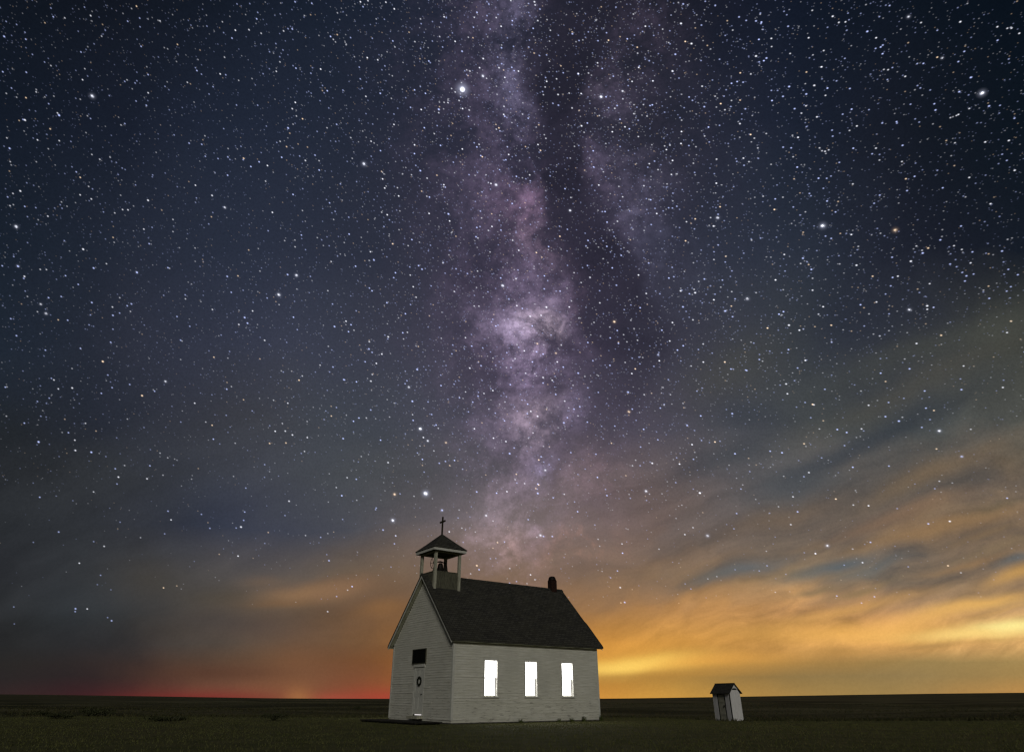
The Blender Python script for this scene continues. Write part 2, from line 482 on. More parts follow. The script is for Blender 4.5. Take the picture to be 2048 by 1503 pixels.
M['stone'] = mat('fieldstone', lambda N, p: (N.mix(N.rng(N.noise(p, 5, 5, .6), .3, .7), rgb(.05, .048, .042), rgb(.16, .15, .13)), N.noise(p, 14, 4, .6)), 0.9, 0.1)
M['deck'] = mat('dark_porch_deck', lambda N, p: (N.mix(N.rng(N.noise(N.v('MULTIPLY', p, (1, 8, 8)), 3, 5, .6), .3, .7), rgb(.018, .018, .016), rgb(.05, .048, .04)), N.noise(p, 20, 3, .6)), 0.9, 0.1)


def brick_fn(N, p):
    br = N.t.nodes.new('ShaderNodeTexBrick')
    br.inputs['Scale'].default_value = 1.0
    br.inputs['Brick Width'].default_value = 0.2
    br.inputs['Row Height'].default_value = 0.075
    br.inputs['Mortar Size'].default_value = 0.008
    br.inputs['Color1'].default_value = rgb(.055, .022, .014)
    br.inputs['Color2'].default_value = rgb(.035, .015, .011)
    br.inputs['Mortar'].default_value = rgb(.03, .027, .024)
    o = N.sep(p)
    N.put(br.inputs['Vector'], N.xyz(N.m('ADD', o[0], o[1]), o[2], 0.0))
    return br.outputs['Color'], br.outputs['Fac']


M['brick'] = mat('dark_red_brick', brick_fn, 0.9, 0.1)


def emis(name, colr, strength, none=False):
    m = bpy.data.materials.new(name)
    m.use_nodes = True
    t = m.node_tree
    t.nodes.clear()
    e = t.nodes.new('ShaderNodeEmission')
    e.inputs[0].default_value = colr
    e.inputs[1].default_value = strength
    o = t.nodes.new('ShaderNodeOutputMaterial')
    t.links.new(e.outputs[0], o.inputs[0])
    return m


M['glow'] = emis('lit_window_glass', rgb(1.0, .97, .93), 9.0)
M['crack'] = emis('light_under_door', rgb(1.0, .93, .92), 0.75)


def smooth(a, b, x):
    t = min(1.0, max(0.0, (x - a) / (b - a)))
    return t * t * (3 - 2 * t)


# ------------------------------------------------------------------ ground
def nsm(a, b, x):
    t = np.clip((x - a) / (b - a), 0, 1)
    return t * t * (3 - 2 * t)


def edge_dist(x):
    """distance (along y) of the mown yard's far edge"""
    return 41.0 + 0.10 * np.abs(x) + 0.6 * np.sin(x * 0.21) + 0.3 * np.sin(x * 0.63 + 1)


def gz(x, y):
    x = np.asarray(x, float); y = np.asarray(y, float)
    r = np.hypot(x, y)
    z = -0.2 * nsm(6, 14, x) * nsm(20, 44, y)                       # yard slopes off a little to the right
    z = z + 0.015 * np.sin(x * 0.9 + 0.3 * y) * np.sin(y * 0.5) * nsm(4, 8, np.hypot(x + 4, y - 36))
    b = y - edge_dist(x)
    far = nsm(0, 12, b)
    und = (0.55 * np.sin(x * 0.021 + y * 0.034 + 1.0) + 0.40 * np.sin(-x * 0.037 + y * 0.052 + 0.4)
           + 0.18 * np.sin(x * 0.11 + y * 0.07) + 0.12 * np.sin(x * 0.19 - y * 0.13 + 2))
    z = z + far * (und * 0.55 - 0.55) * (1 - nsm(250, 700, r))
    # far plain: rises very slightly towards both sides
    az = np.arctan2(x, np.maximum(y, 1e-3))
    rise = np.where(az < 0, 0.0062 * nsm(0.12, 0.72, -az), 0.0078 * nsm(-0.06, 0.72, az)) - 0.0024
    z = z + nsm(300, 2600, r) * rise * r * np.where(y > 0, 1, 0) + nsm(300, 2500, r) * 0.9
    return z


def ground_fn(N, p):
    o = N.sep(p); x, y = o[0], o[1]
    pat = N.noise(p, 0.10, 6, 0.62)
    med = N.noise(p, 0.9, 6, 0.65)
    fine = N.noise(p, 14.0, 5, 0.7)
    lawn = N.mix(N.rng(med, 0.3, 0.7), rgb(.082, .090, .034), rgb(.140, .138, .060))
    lawn = N.mix(N.rng(fine, 0.35, 0.75, 0, .6), lawn, rgb(.035, .034, .016))
    lawn = N.mix(N.rng(pat, 0.45, 0.7, 0, .5), lawn, rgb(.11, .095, .05))
    st = N.noise(N.v('MULTIPLY', p, (0.25, 1.0, 1.0)), 0.045, 6, 0.62)
    pr = N.mix(N.rng(st, 0.38, 0.62), rgb(.036, .038, .018), rgb(.140, .132, .068))
    pr = N.mix(N.rng(med, 0.4, 0.75, 0, .5), pr, rgb(.040, .038, .020))
    ed = N.m('SUBTRACT', y, N.m('ADD', 41.4, N.m('MULTIPLY', N.m('ABSOLUTE', x), 0.10)))
    ed = N.m('ADD', ed, N.m('MULTIPLY', N.m('SUBTRACT', med, 0.5), 2.5))
    return N.mix(N.rng(ed, -0.7, 0.7), lawn, pr), fine


M['ground'] = mat('yard_and_prairie', ground_fn, 0.95, 0.05)


def build_ground():
    rad = [0.0] + list(np.concatenate([np.linspace(2, 12, 6), np.geomspace(13, 5200, 230)]))
    ang = list(np.concatenate([np.linspace(-0.95, 0.95, 420), np.linspace(0.95, 2 * math.pi - 0.95, 60)[1:-1]]))
    na = len(ang)
    V = [(0, 0, 0.0)]
    for r in rad[1:]:
        a = np.array(ang); x = r * np.sin(a); y = r * np.cos(a)
        z = gz(x, y)
        V += list(zip(x.tolist(), y.tolist(), z.tolist()))
    F = [(0, 1 + (k + 1) % na, 1 + k) for k in range(na)]
    for i in range(len(rad) - 2):
        b0, b1 = 1 + i * na, 1 + (i + 1) * na
        F += [(b0 + k, b0 + (k + 1) % na, b1 + (k + 1) % na, b1 + k) for k in range(na)]
    me = bpy.data.meshes.new('ground')
    me.from_pydata(V, [], F)
    me.polygons.foreach_set('use_smooth', [True] * len(me.polygons))
    o = link('ground', me, M['ground'])
    tag(o, kind='structure')


build_ground()

# church frame ----------------------------------------------------------
YAW = 0.93586
CX, CY = -2.694, 31.576
W, L = 6.037, 8.988
HE, HR, OV, EV, HD = 3.465, 6.80, 0.285, 0.222, 3.493
# local frame: x = along the gable to the left (u), y = along the long wall (v). (u,v,z) is left handed,
# so local X = -u is used:  world = T * Rz * (-u, v, z)
church = empty('church', (CX, CY, 0), -YAW)
tag(church, 'small white clapboard prairie church with dark shingle roof, open belfry and three glowing windows', 'church')


def P(u, v, z):
    return (-u, v, z)


class CB(MB):
    def ubox(s, u0, u1, v0, v1, z0, z1):
        return s.box(-u1, -u0, v0, v1, z0, z1)


def to_world(u, v, z=0):
    return Matrix.Translation((CX, CY, 0)) @ Matrix.Rotation(-YAW, 4, 'Z') @ Vector((-u, v, z))


SL = (HR - HD) / (W / 2 + EV)       # roof slope


def roof_z(u):
    return HR - abs(u - W / 2) * SL


WIN = [(1.75, 2.45), (4.15, 4.85), (6.5, 7.2)]
WZ0, WZ1 = 1.10, 2.62


def clapboards():
    """lapped boards on all four sides, cut round the window and door openings"""
    m = MB()
    course = 0.108
    base = 0.16
    T = 0.07            # roof thickness clearance

    def strip(side, a0, a1, z0, z1, ja, jb):
        # side: 'r' long wall u=0, 'l' long wall u=W, 'f' gable v=0, 'b' gable v=L ; board leans out at its foot
        o0, o1 = 0.015 + ja, 0.002
        def pt(a, o, z):
            if side == 'r': return P(-o, a, z)
            if side == 'l': return P(W + o, a, z)
            if side == 'f': return P(a, -o, z)
            return P(a, L + o, z)
        m.hexa([pt(a0, -0.02, z0), pt(a1, -0.02, z0 + jb), pt(a1, o0, z0 + jb), pt(a0, o0, z0),
                pt(a0, -0.02, z1), pt(a1, -0.02, z1), pt(a1, o1, z1), pt(a0, o1, z1)])

    def run(side, a0, a1, z0, z1):
        """one course between a0 and a1, in random board lengths"""
        if a1 - a0 < 0.02: return
        a = a0
        while a < a1 - 1e-6:
            b = min(a1, a + random.uniform(1.6, 4.2))
            if a1 - b < 0.5: b = a1
            sag = random.choice([0, 0, 0, 0, .004, -.004, .010 if z0 < 1.6 else 0])
            out = random.choice([0, 0, .002, .005, .014 if z0 < 2.0 else 0.002])
            strip(side, a, b - 0.002 if b < a1 else b, z0 + random.uniform(-.0015, .0015), z1 + 0.004, out, sag)
            a = b
    z = base
    while z < HR:
        z1 = z + course
        if z < HE - 0.02:
            zt = min(z1, HE)
            for side in 'rl':
                spans = [(0.0, L)]
                for (w0, w1) in WIN:
                    if z1 > WZ0 - 0.07 and z < WZ1 + 0.10:
                        ns = []
                        for s0, s1 in spans:
                            if w0 - 0.09 > s0 and w1 + 0.09 < s1: ns += [(s0, w0 - 0.09), (w1 + 0.09, s1)]
                            else: ns.append((s0, s1))
                        spans = ns
                for s0, s1 in spans: run(side, s0, s1, z, zt)
        # gables: width allowed under the roof at this height
        half = (HR - T - 0.05 - z1) / SL if z1 > HE - 0.1 else W / 2
        half = min(half, W / 2)
        if half > 0.05:
            for side in 'fb':
                a0, a1 = W / 2 - half, W / 2 + half
                spans = [(a0, a1)]
                if side == 'f' and z1 > 0.2 and z < 2.50:
                    spans = [(a0, 2.56), (3.64, a1)]
                for s0, s1 in spans: run(side, s0, s1, z, z1)
        z = z1
    m.build('wall', M['paint'], church)
    # wall core behind the boards (solid, so nothing leaks)
    k = CB()
    k.ubox(0.10, W - 0.10, 0.10, L - 0.10, 0.02, HE)
    d = 0.10
    hz = HR - T - 0.10
    for v0, v1 in ((d, 0.2), (L - 0.2, L - d)):
        a = (P(0.1, v0, HE), P(W - .1, v0, HE), P(W / 2, v0, hz), P(0.1, v1, HE), P(W - .1, v1, HE), P(W / 2, v1, hz))
        b = len(k.v); k.v += list(a)
        k.f += [(b, b + 1, b + 2), (b + 3, b + 5, b + 4), (b, b + 3, b + 4, b + 1), (b + 1, b + 4, b + 5, b + 2), (b + 2, b + 5, b + 3, b)]
    k.build('wall_core', M['wood'], church)
    # closing strips between boards and core, on wall planes: sheathing
    s = CB()
    for (u0, u1) in ((-0.005 + 0.008, 0.099), (W - 0.099, W - 0.003)):
        s0 = 0.0 + 0.003
        cuts = [s0] + [q for w in WIN for q in (w[0] - 0.02, w[1] + 0.02)] + [L - 0.003]
        for i in range(0, len(cuts), 2): s.ubox(u0, u1, cuts[i], cuts[i + 1], 0.05, HE - 0.01)
        for (w0, w1) in WIN:
            s.ubox(u0, u1, w0 - 0.02, w1 + 0.02, 0.05, WZ0 - 0.03)
            s.ubox(u0, u1, w0 - 0.02, w1 + 0.02, WZ1 + 0.03, HE - 0.01)
    # gable sheathing
    s.ubox(0.0991, 2.60, 0.003, 0.099, 0.05, HE)
    s.ubox(3.60, W - 0.0991, 0.003, 0.099, 0.05, HE)
    s.ubox(2.60, 3.60, 0.003, 0.099, 2.46, HE)
    s.ubox(0.0991, W - 0.0991, L - 0.099, L - 0.003, 0.05, HE)
    for v0, v1 in ((0.003, 0.099), (L - 0.099, L - 0.003)):
        a = (P(0.12, v0, HE + .001), P(W - .12, v0, HE + .001), P(W / 2, v0, hz), P(0.12, v1, HE + .001), P(W - .12, v1, HE + .001), P(W / 2, v1, hz))
        b = len(s.v); s.v += list(a)
        s.f += [(b, b + 1, b + 2), (b + 3, b + 5, b + 4), (b, b + 3, b + 4, b + 1), (b + 1, b + 4, b + 5, b + 2), (b + 2, b + 5, b + 3, b)]
    s.build('sheathing', M['paint'], church)


clapboards()

# foundation
f = CB(); f.ubox(0.03, W - 0.03, 0.03, L - 0.03, -0.4, 0.15)
f.build('foundation', M['stone'], church)
# corner boards
for (u0, u1, v0, v1) in ((-0.026, 0.07, -0.026, 0.0), (-0.026, 0.0, 0.0, 0.09), (-0.026, 0.0, L - 0.09, L), (-0.026, 0.07, L, L + 0.026),
                         (W - 0.07, W + 0.026, -0.026, 0.0), (W, W + 0.026, 0.0, 0.09), (W, W + 0.026, L - 0.09, L), (W - 0.07, W + 0.026, L, L + 0.026)):
    pass
for (su, sv_) in ((0, 0), (0, 1), (1, 0), (1, 1)):
    b = CB()
    uo = (-0.026, 0.075) if su == 0 else (W - 0.075, W + 0.026)
    vo = (-0.026, 0.0) if sv_ == 0 else (L, L + 0.026)
    b.ubox(uo[0], uo[1], vo[0], vo[1], 0.14, HE - 0.02)
    uo2 = (-0.026, 0.0) if su == 0 else (W, W + 0.026)
    vo2 = (0.0005, 0.085) if sv_ == 0 else (L - 0.085, L - 0.0005)
    b.ubox(uo2[0], uo2[1], vo2[0], vo2[1], 0.14, HE - 0.02)
    b.build('corner_board', M['trim'], church)


# roof ------------------------------------------------------------------
def build_roof():
    m = MB()
    T = 0.065
    n = 26
    # each slope as a gently uneven slab of courses
    def slope(sign):
        nv = 24
        rows_ = []
        for i in range(n + 1):
            t = i / n
            du = t * (W / 2 + EV)
            row = []
            for j in range(nv + 1):
                v = -OV + (L + 2 * OV) * j / nv
                dz = -0.018 * math.sin(math.pi * t) * math.sin(math.pi * j / nv) + 0.008 * math.sin(j * 1.7 + i * .6) * t
                # the last third of the back verge steps out slightly, as on the real roof
                if j == nv and t > 0.60: v += 0.05 * (1 - (t - 0.60) * 0.6)
                row.append(P(W / 2 + sign * du, v, HR - du * SL + dz + (0.0 if i < n else -0.02)))
            rows_.append(row)
        b = len(m.v)
        for row in rows_: m.v += row
        off = (n + 1) * (nv + 1)
        for row in rows_: m.v += [(x, y, z - T * 1.25) for x, y, z in row]
        idx = lambda i, j: b + i * (nv + 1) + j
        for i in range(n):
            for j in range(nv):
                m.f.append((idx(i, j), idx(i, j + 1), idx(i + 1, j + 1), idx(i + 1, j)))
                m.f.append(tuple(off + q for q in (idx(i, j), idx(i + 1, j), idx(i + 1, j + 1), idx(i, j + 1))))
        for j in range(nv): m.f.append((idx(n, j), idx(n, j + 1), off + idx(n, j + 1), off + idx(n, j)))
        for i in range(n):
            m.f.append((idx(i, 0), idx(i + 1, 0), off + idx(i + 1, 0), off + idx(i, 0)))
            m.f.append((idx(i, nv), idx(i + 1, nv), off + idx(i + 1, nv), off + idx(i, nv)))
    slope(1); slope(-1)
    roof = m.build('roof', M['shingle'], church)
    # raised courses
    # ridge cap
    c = MB()
    for k in range(30):
        v0 = -OV - 0.01 + (L + 2 * OV + .02) * k / 30; v1 = v0 + (L + 2 * OV) / 30 + 0.02
        h = 0.018 + 0.004 * (k % 2)
        for sg in (1, -1):
            c.hexa([P(W / 2, v0, HR - .02), P(W / 2, v1, HR - .02), P(W / 2 + sg * .12, v1, HR - .12 * SL - .01), P(W / 2 + sg * .12, v0, HR - .12 * SL - .01),
                    P(W / 2, v0, HR + h), P(W / 2, v1, HR + h), P(W / 2 + sg * .13, v1, HR + h - .13 * SL), P(W / 2 + sg * .13, v0, HR + h - .13 * SL)])
    c.build('ridge_cap', M['shingle'], roof)
    # rake boards (verge fascia) and soffit, front and back
    for v0 in (-OV + 0.02, L + OV - 0.045):
        for sg in (1, -1):
            r = MB()
            ua, ub = W / 2, W / 2 + sg * (W / 2 + EV - 0.02)
            za, zb = HR - T * 1.25 - .004, HR - (W / 2 + EV - .02) * SL - T * 1.25 - .004
            r.hexa([P(ua, v0, za - .12), P(ub, v0, zb - .12), P(ub, v0 + .025, zb - .12), P(ua, v0 + .025, za - .12),
                    P(ua, v0, za), P(ub, v0, zb), P(ub, v0 + .025, zb), P(ua, v0 + .025, za)])
            r.build('rake_board', M['trim'], roof)
    for (v0, v1) in ((-OV + 0.046, -0.018), (L + 0.018, L + OV - 0.046)):
        for sg in (1, -1):
            r = MB()
            ua, ub = W / 2, W / 2 + sg * (W / 2 + EV - 0.03)
            za, zb = HR - T * 1.25 - .05, HR - (W / 2 + EV - .03) * SL - T * 1.25 - .05
            r.hexa([P(ua, v0, za - .02), P(ub, v0, zb - .02), P(ub, v1, zb - .02), P(ua, v1, za - .02),
                    P(ua, v0, za), P(ub, v0, zb), P(ub, v1, zb), P(ua, v1, za)])
            r.build('soffit', M['soffit'], roof)
    # eaves fascia + soffit along the long sides
    for sg in (1, -1):
        uo = W / 2 + sg * (W / 2 + EV - 0.03); ui = W / 2 + sg * (W / 2 + EV - 0.055); uw = W / 2 + sg * (W / 2 + 0.018)
        r = CB()
        zz = HD - T * 1.25
        r.ubox(min(uo, ui), max(uo, ui), -OV + .05, L + OV - .05, zz - 0.05, zz + .02)
        r.build('fascia', M['soffit'], roof)
        r = CB()
        r.ubox(min(ui, uw), max(ui, uw), -.02, L + .02, zz - .035, zz - .015)
        r.build('soffit', M['soffit'], roof)
    # chimney, short brick stack with a rounded cap
    ch = CB()
    cv_, cu_ = 8.55, W / 2
    a = 0.2
    ch.ubox(cu_ - a, cu_ + a, cv_ - a, cv_ + a, HR - 0.35, 7.27)
    c1 = ch.build('chimney', M['brick'], roof, bevel=0.02)
    d = MB()
    prof = [(0.205, 7.265), (0.235, 7.28), (0.235, 7.33), (0.215, 7.36), (0.20, 7.43), (0.165, 7.475), (0.10, 7.505), (0.0, 7.515)]
    d.lathe(prof, -cu_, cv_, 20)
    ch2 = d.build('chimney_cap', M['iron'], roof, smooth=True)
    return roof


roof = build_roof()


# windows ---------------------------------------------------------------
def window(side, w0, w1):
    """side 0: long wall facing the camera; side 1: the opposite wall"""
    def ub(m, d0, d1, v0, v1, z0, z1):       # depth measured inwards from the wall face
        if side == 0: m.ubox(d0, d1, v0, v1, z0, z1)
        else: m.ubox(W - d1, W - d0, v0, v1, z0, z1)
    c = CB()      # casing = the window object itself
    t = 0.07
    ub(c, -0.034, 0.012, w0 - t, w0, WZ0 - 0.002, WZ1 + 0.002)
    ub(c, -0.034, 0.012, w1, w1 + t, WZ0 - 0.002, WZ1 + 0.002)
    ub(c, -0.040, 0.012, w0 - t - 0.012, w1 + t + 0.012, WZ1 + 0.0025, WZ1 + 0.095)
    win = c.build('window', M['trim'], church)
    j = CB()      # jambs lining the opening
    ub(j, 0.0125, 0.098, w0 - 0.018, w0, WZ0, WZ1)
    ub(j, 0.0125, 0.098, w1, w1 + 0.018, WZ0, WZ1)
    ub(j, 0.0125, 0.098, w0 - 0.018, w1 + 0.018, WZ1, WZ1 + 0.022)
    j.build('jamb', M['trim'], win)
    s = CB()
    ub(s, -0.075, 0.098, w0 - 0.09, w1 + 0.09, WZ0 - 0.055, WZ0 - 0.003)
    s.build('sill', M['trim'], win)
    mid = 1.87
    up = CB()     # upper sash
    a = 0.014
    ub(up, 0.014, 0.036, w0, w0 + a, mid, WZ1)
    ub(up, 0.014, 0.036, w1 - a, w1, mid, WZ1)
    ub(up, 0.014, 0.036, w0 + a, w1 - a, WZ1 - a, WZ1)
    ub(up, 0.012, 0.036, w0 + a, w1 - a, mid, mid + 0.022)
    up.build('upper_sash', M['trim'], win)
    g = CB(); ub(g, 0.026, 0.030, w0 + a + .001, w1 - a - .001, mid + .023, WZ1 - a - .001)
    g.build('pane', M['glow'], win)
    lo = CB()     # lower sash, set further back, with wider stiles
    b = 0.035
    e = 0.085
    ub(lo, 0.045, 0.068, w0, w0 + 0.02, WZ0, mid)
    ub(lo, 0.045, 0.068, w1 - e - .012, w1 - e + 0.045, WZ0, mid)
    ub(lo, 0.045, 0.068, w0 + 0.02, w1 - e, WZ0, WZ0 + b)
    ub(lo, 0.045, 0.068, w0 + 0.02, w1 - e, mid - 0.02, mid)
    lo.build('lower_sash', M['greypaint'], win)
    g = CB(); ub(g, 0.056, 0.060, w0 + .021, w1 - e - .001, WZ0 + b + .001, mid - .021)
    g.build('pane', M['glow'], win)
    g = CB(); ub(g, 0.062, 0.066, w1 - e + 0.046, w1 - 0.004, WZ0 + 0.02, mid - .001)
    g.build('pane', M['glow_dim'], win)  # not glass: emissive strip standing in for light on the jamb face


M['glow_dim'] = emis('jamb_light_glow', rgb(1.0, .97, .93), 0.7)
for side in (0, 1):
    for (w0, w1) in WIN: window(side, w0, w1)

# door --------------------------------------------------------------------
DU0, DU1, DZ0, DZ1 = 2.66, 3.54, 0.30, 2.38


def build_door():
    m = CB()
    m.ubox(DU0, DU1, 0.0, 0.05, DZ0 + 0.05, DZ1)
    # raised stiles and rails over recessed panels
    def fr(u0, u1, z0, z1): m.ubox(u0, u1, -0.010, -0.0005, z0, z1)
    fr(DU0, DU0 + .11, DZ0 + .05, DZ1); fr(DU1 - .11, DU1, DZ0 + .05, DZ1)
    for z0, z1 in ((DZ0 + .05, DZ0 + .27), (1.08, 1.26), (DZ1 - .13, DZ1)): fr(DU0 + .1101, DU1 - .1101, z0, z1)
    fr(3.05, 3.15, DZ0 + .2701, 1.0799); fr(3.05, 3.15, 1.2601, DZ1 - .1301)
    door = m.build('door', M['trim'], church)
    h = MB(); h.lathe([(0.0, 0), (0.02, 0.0), (0.012, 0.02), (0.028, 0.035), (0.03, 0.05), (0.018, 0.065), (0, .068)], 0, 0, 12)
    me = h.build('handle', M['iron'], door, smooth=True)
    me.rotation_euler = (R(90), 0, 0); me.location = P(DU0 + 0.07, -0.010, 1.2)
    # casing
    c = CB()
    c.ubox(DU0 - .09, DU0 - .004, -0.018, 0.03, DZ0 - .02, DZ1 + .004)
    c.ubox(DU1 + .004, DU1 + .09, -0.018, 0.03, DZ0 - .02, DZ1 + .004)
    c.build('door_casing', M['trim'], door)
    l = CB(); l.ubox(DU0 - .11, DU1 + .11, -0.055, 0.03, DZ1 + .006, DZ1 + .13)
    l.build('lintel', M['trim'], door)
    g = CB(); g.ubox(DU0 + .06, DU1 - .14, 0.030, 0.034, DZ0 + .005, DZ0 + .046)
    g.build('lit_gap', M['crack'], door)
    t = CB(); t.ubox(DU0 - .1, DU1 + .1, -0.30, 0.028, DZ0 - .14, DZ0 - .022)
    t.build('door_step', M['greypaint'], church)
    k = CB(); k.ubox(DU0 - .1, DU1 + .1, 0.0, 0.10, 0.14, DZ0 - .001); k.build('threshold', M['wood'], door)


build_door()

# porch deck lying in front of the gable
dk = empty('porch_deck', to_world(2.9, -0.95, 0), -YAW)
tag(dk, 'low dark plank deck on the grass in front of the church door', 'deck')
for k in range(9):
    m = MB(); v = -0.70 + k * 0.155
    m.box(-2.78, 2.75, v - 0.072, v + 0.072, 0.06, 0.10)
    m.build('plank', M['deck'], dk)
m = MB()
m.box(-2.72, 2.7, -0.72, -0.66, -0.05, 0.059); m.box(-2.72, 2.7, 0.5, 0.56, -0.05, 0.059)
m.build('frame', M['deck'], dk)

# sign above the door
sg = empty('sign_board', to_world(3.13, -0.02, 2.53), -YAW)
tag(sg, 'black rectangular board mounted above the church door', 'sign')
m = MB(); m.box(-.66, .66, -0.045, -0.005, 0.03, 0.65); m.build('board', M['sign'], sg)
m = MB()
m.box(-.69, .69, -.055, -.004, 0, .0295); m.box(-.69, .69, -.055, -.004, .6505, .68)
m.box(-.69, -.6605, -.055, -.004, .03, .65); m.box(.6605, .69, -.055, -.004, .03, .65)
m.build('frame', M['wood'], sg)


# wreath on the door
def build_wreath():
    o = empty('wreath', to_world(3.02, -0.03, 1.76), -YAW)
    tag(o, 'dark round evergreen wreath hanging on the church door', 'wreath')
    m = MB()
    ring = [(0.165 * math.cos(a), 0, 0.165 * math.sin(a)) for a in np.linspace(0, 2 * math.pi, 25)]
    m.tube(ring, 0.035, 8, False)
    for _ in range(420):
        a = random.uniform(0, 2 * math.pi); b = random.uniform(0, 2 * math.pi)
        r = 0.165 + 0.04 * math.cos(b)
        p = Vector((r * math.cos(a), -0.01 + 0.04 * math.sin(b), r * math.sin(a)))
        d = Vector((random.gauss(0, 1), random.gauss(0, .6), random.gauss(0, 1))).normalized() * 0.05
        n = d.cross(Vector((random.gauss(0, 1), random.gauss(0, 1), random.gauss(0, 1)))).normalized() * 0.007
        m.poly([p - n, p + n, p + d])
    m.build('garland', M['wreath'], o)


build_wreath()

# belfry ------------------------------------------------------------------
BU, BV, BS = W / 2, 0.83, 0.725
BT, BR = 7.86, 0.992
belfry = empty('belfry', (0, 0, 0)); belfry.parent = church


def build_belfry():
    h = 0.070
    for su in (-1, 1):
        for sv in (-1, 1):
            p = CB(); u, v = BU + su * BS, BV + sv * BS
            p.ubox(u - h, u + h, v - h, v + h, roof_z(u + su * h) - .03, BT - 0.02)
            p.build('post', M['greypaint'], belfry)
    # side panels between the posts, following the roof; planks
    ztop = 6.86
    for su in (-1, 1):
        m = CB(); u = BU + su * BS
        n = 8
        for k in range(n):
            v0 = BV - BS + h + (2 * BS - 2 * h) * k / n; v1 = v0 + (2 * BS - 2 * h) / n - .004
            jit = random.uniform(-.004, .004)
            m.ubox(u - .014 + jit, u + .014 + jit, v0, v1, roof_z(u + su * .02) - .04, ztop)
        m.build('side_panel', M['wood'], belfry)
        m = CB(); m.ubox(u - .03, u + .03, BV - BS + h, BV + BS - h, ztop + .001, ztop + .035)
        m.build('rail', M['wood'], belfry)
    for sv in (-1, 1):
        m = CB(); v = BV + sv * BS
        n = 8
        for k in range(n):
            u0 = BU - BS + h + (2 * BS - 2 * h) * k / n; u1 = u0 + (2 * BS - 2 * h) / n - .004
            zb = min(roof_z(u0), roof_z(u1)) - .04
            m.ubox(u0, u1, v - .012, v + .012, zb, ztop)
        m.build('end_panel', M['wood'], belfry)
        m = CB(); m.ubox(BU - BS + h, BU + BS - h, v - .03, v + .03, ztop + .001, ztop + .035)
        m.build('rail', M['wood'], belfry)
    d = CB(); d.ubox(BU - BS + .03, BU + BS - .03, BV - BS + .03, BV + BS - .03, ztop - .06, ztop - .02)
    d.build('floor', M['wood'], belfry)
    # top plate
    for su in (-1, 1):
        m = CB(); u = BU + su * BS
        m.ubox(u - .06, u + .06, BV - BS - .06, BV + BS + .06, BT - .019, BT + .05)
        m.build('plate', M['greypaint'], belfry)
    for sv in (-1, 1):
        m = CB(); v = BV + sv * BS
        m.ubox(BU - BS + .0605, BU + BS - .0605, v - .058, v + .058, BT - .018, BT + .05)
        m.build('plate', M['greypaint'], belfry)
    # roof of the belfry
    r = BR
    m = CB(); m.ubox(BU - r + .03, BU + r - .03, BV - r + .03, BV + r - .03, BT + .051, BT + .075)
    m.build('soffit', M['wood'], belfry)
    m = CB()
    z0, z1 = BT + .035, BT + .165
    m.ubox(BU - r, BU + r, BV - r, BV - r + .028, z0, z1); m.ubox(BU - r, BU + r, BV + r - .028, BV + r, z0, z1)
    m.ubox(BU - r, BU - r + .028, BV - r + .0285, BV + r - .0285, z0, z1); m.ubox(BU + r - .028, BU + r, BV - r + .0285, BV + r - .0285, z0, z1)
    m.build('fascia', M['trim'], belfry)
    # pyramid, very slightly bell-cast
    m = MB()
    lev = [(r + .025, BT + .168), (r + .03, BT + .20), (r * .62, BT + .20 + .36), (r * .3, BT + .20 + .66), (0.05, 8.95), (0.03, 8.99)]
    b = 0
    for rr, z in lev:
        m.v += [P(BU - rr, BV - rr, z), P(BU + rr, BV - rr, z), P(BU + rr, BV + rr, z), P(BU - rr, BV + rr, z)]
    for i in range(len(lev) - 1):
        for k in range(4): m.f.append((i * 4 + k, i * 4 + (k + 1) % 4, (i + 1) * 4 + (k + 1) % 4, (i + 1) * 4 + k))
    m.f.append((0, 1, 2, 3)); e = (len(lev) - 1) * 4; m.f.append((e, e + 1, e + 2, e + 3))
    m.build('belfry_roof', M['shingle'], belfry)
    # cross
    m = CB(); q = .035
    m.ubox(BU - q, BU + q, BV - q, BV + q, 8.97, 9.93)
    m.ubox(BU - .27, BU - q - .0005, BV - q + .003, BV + q - .003, 9.62, 9.70)
    m.ubox(BU + q + .0005, BU + .27, BV - q + .003, BV + q - .003, 9.62, 9.70)
    m.build('cross', M['cross'], belfry)


build_belfry()


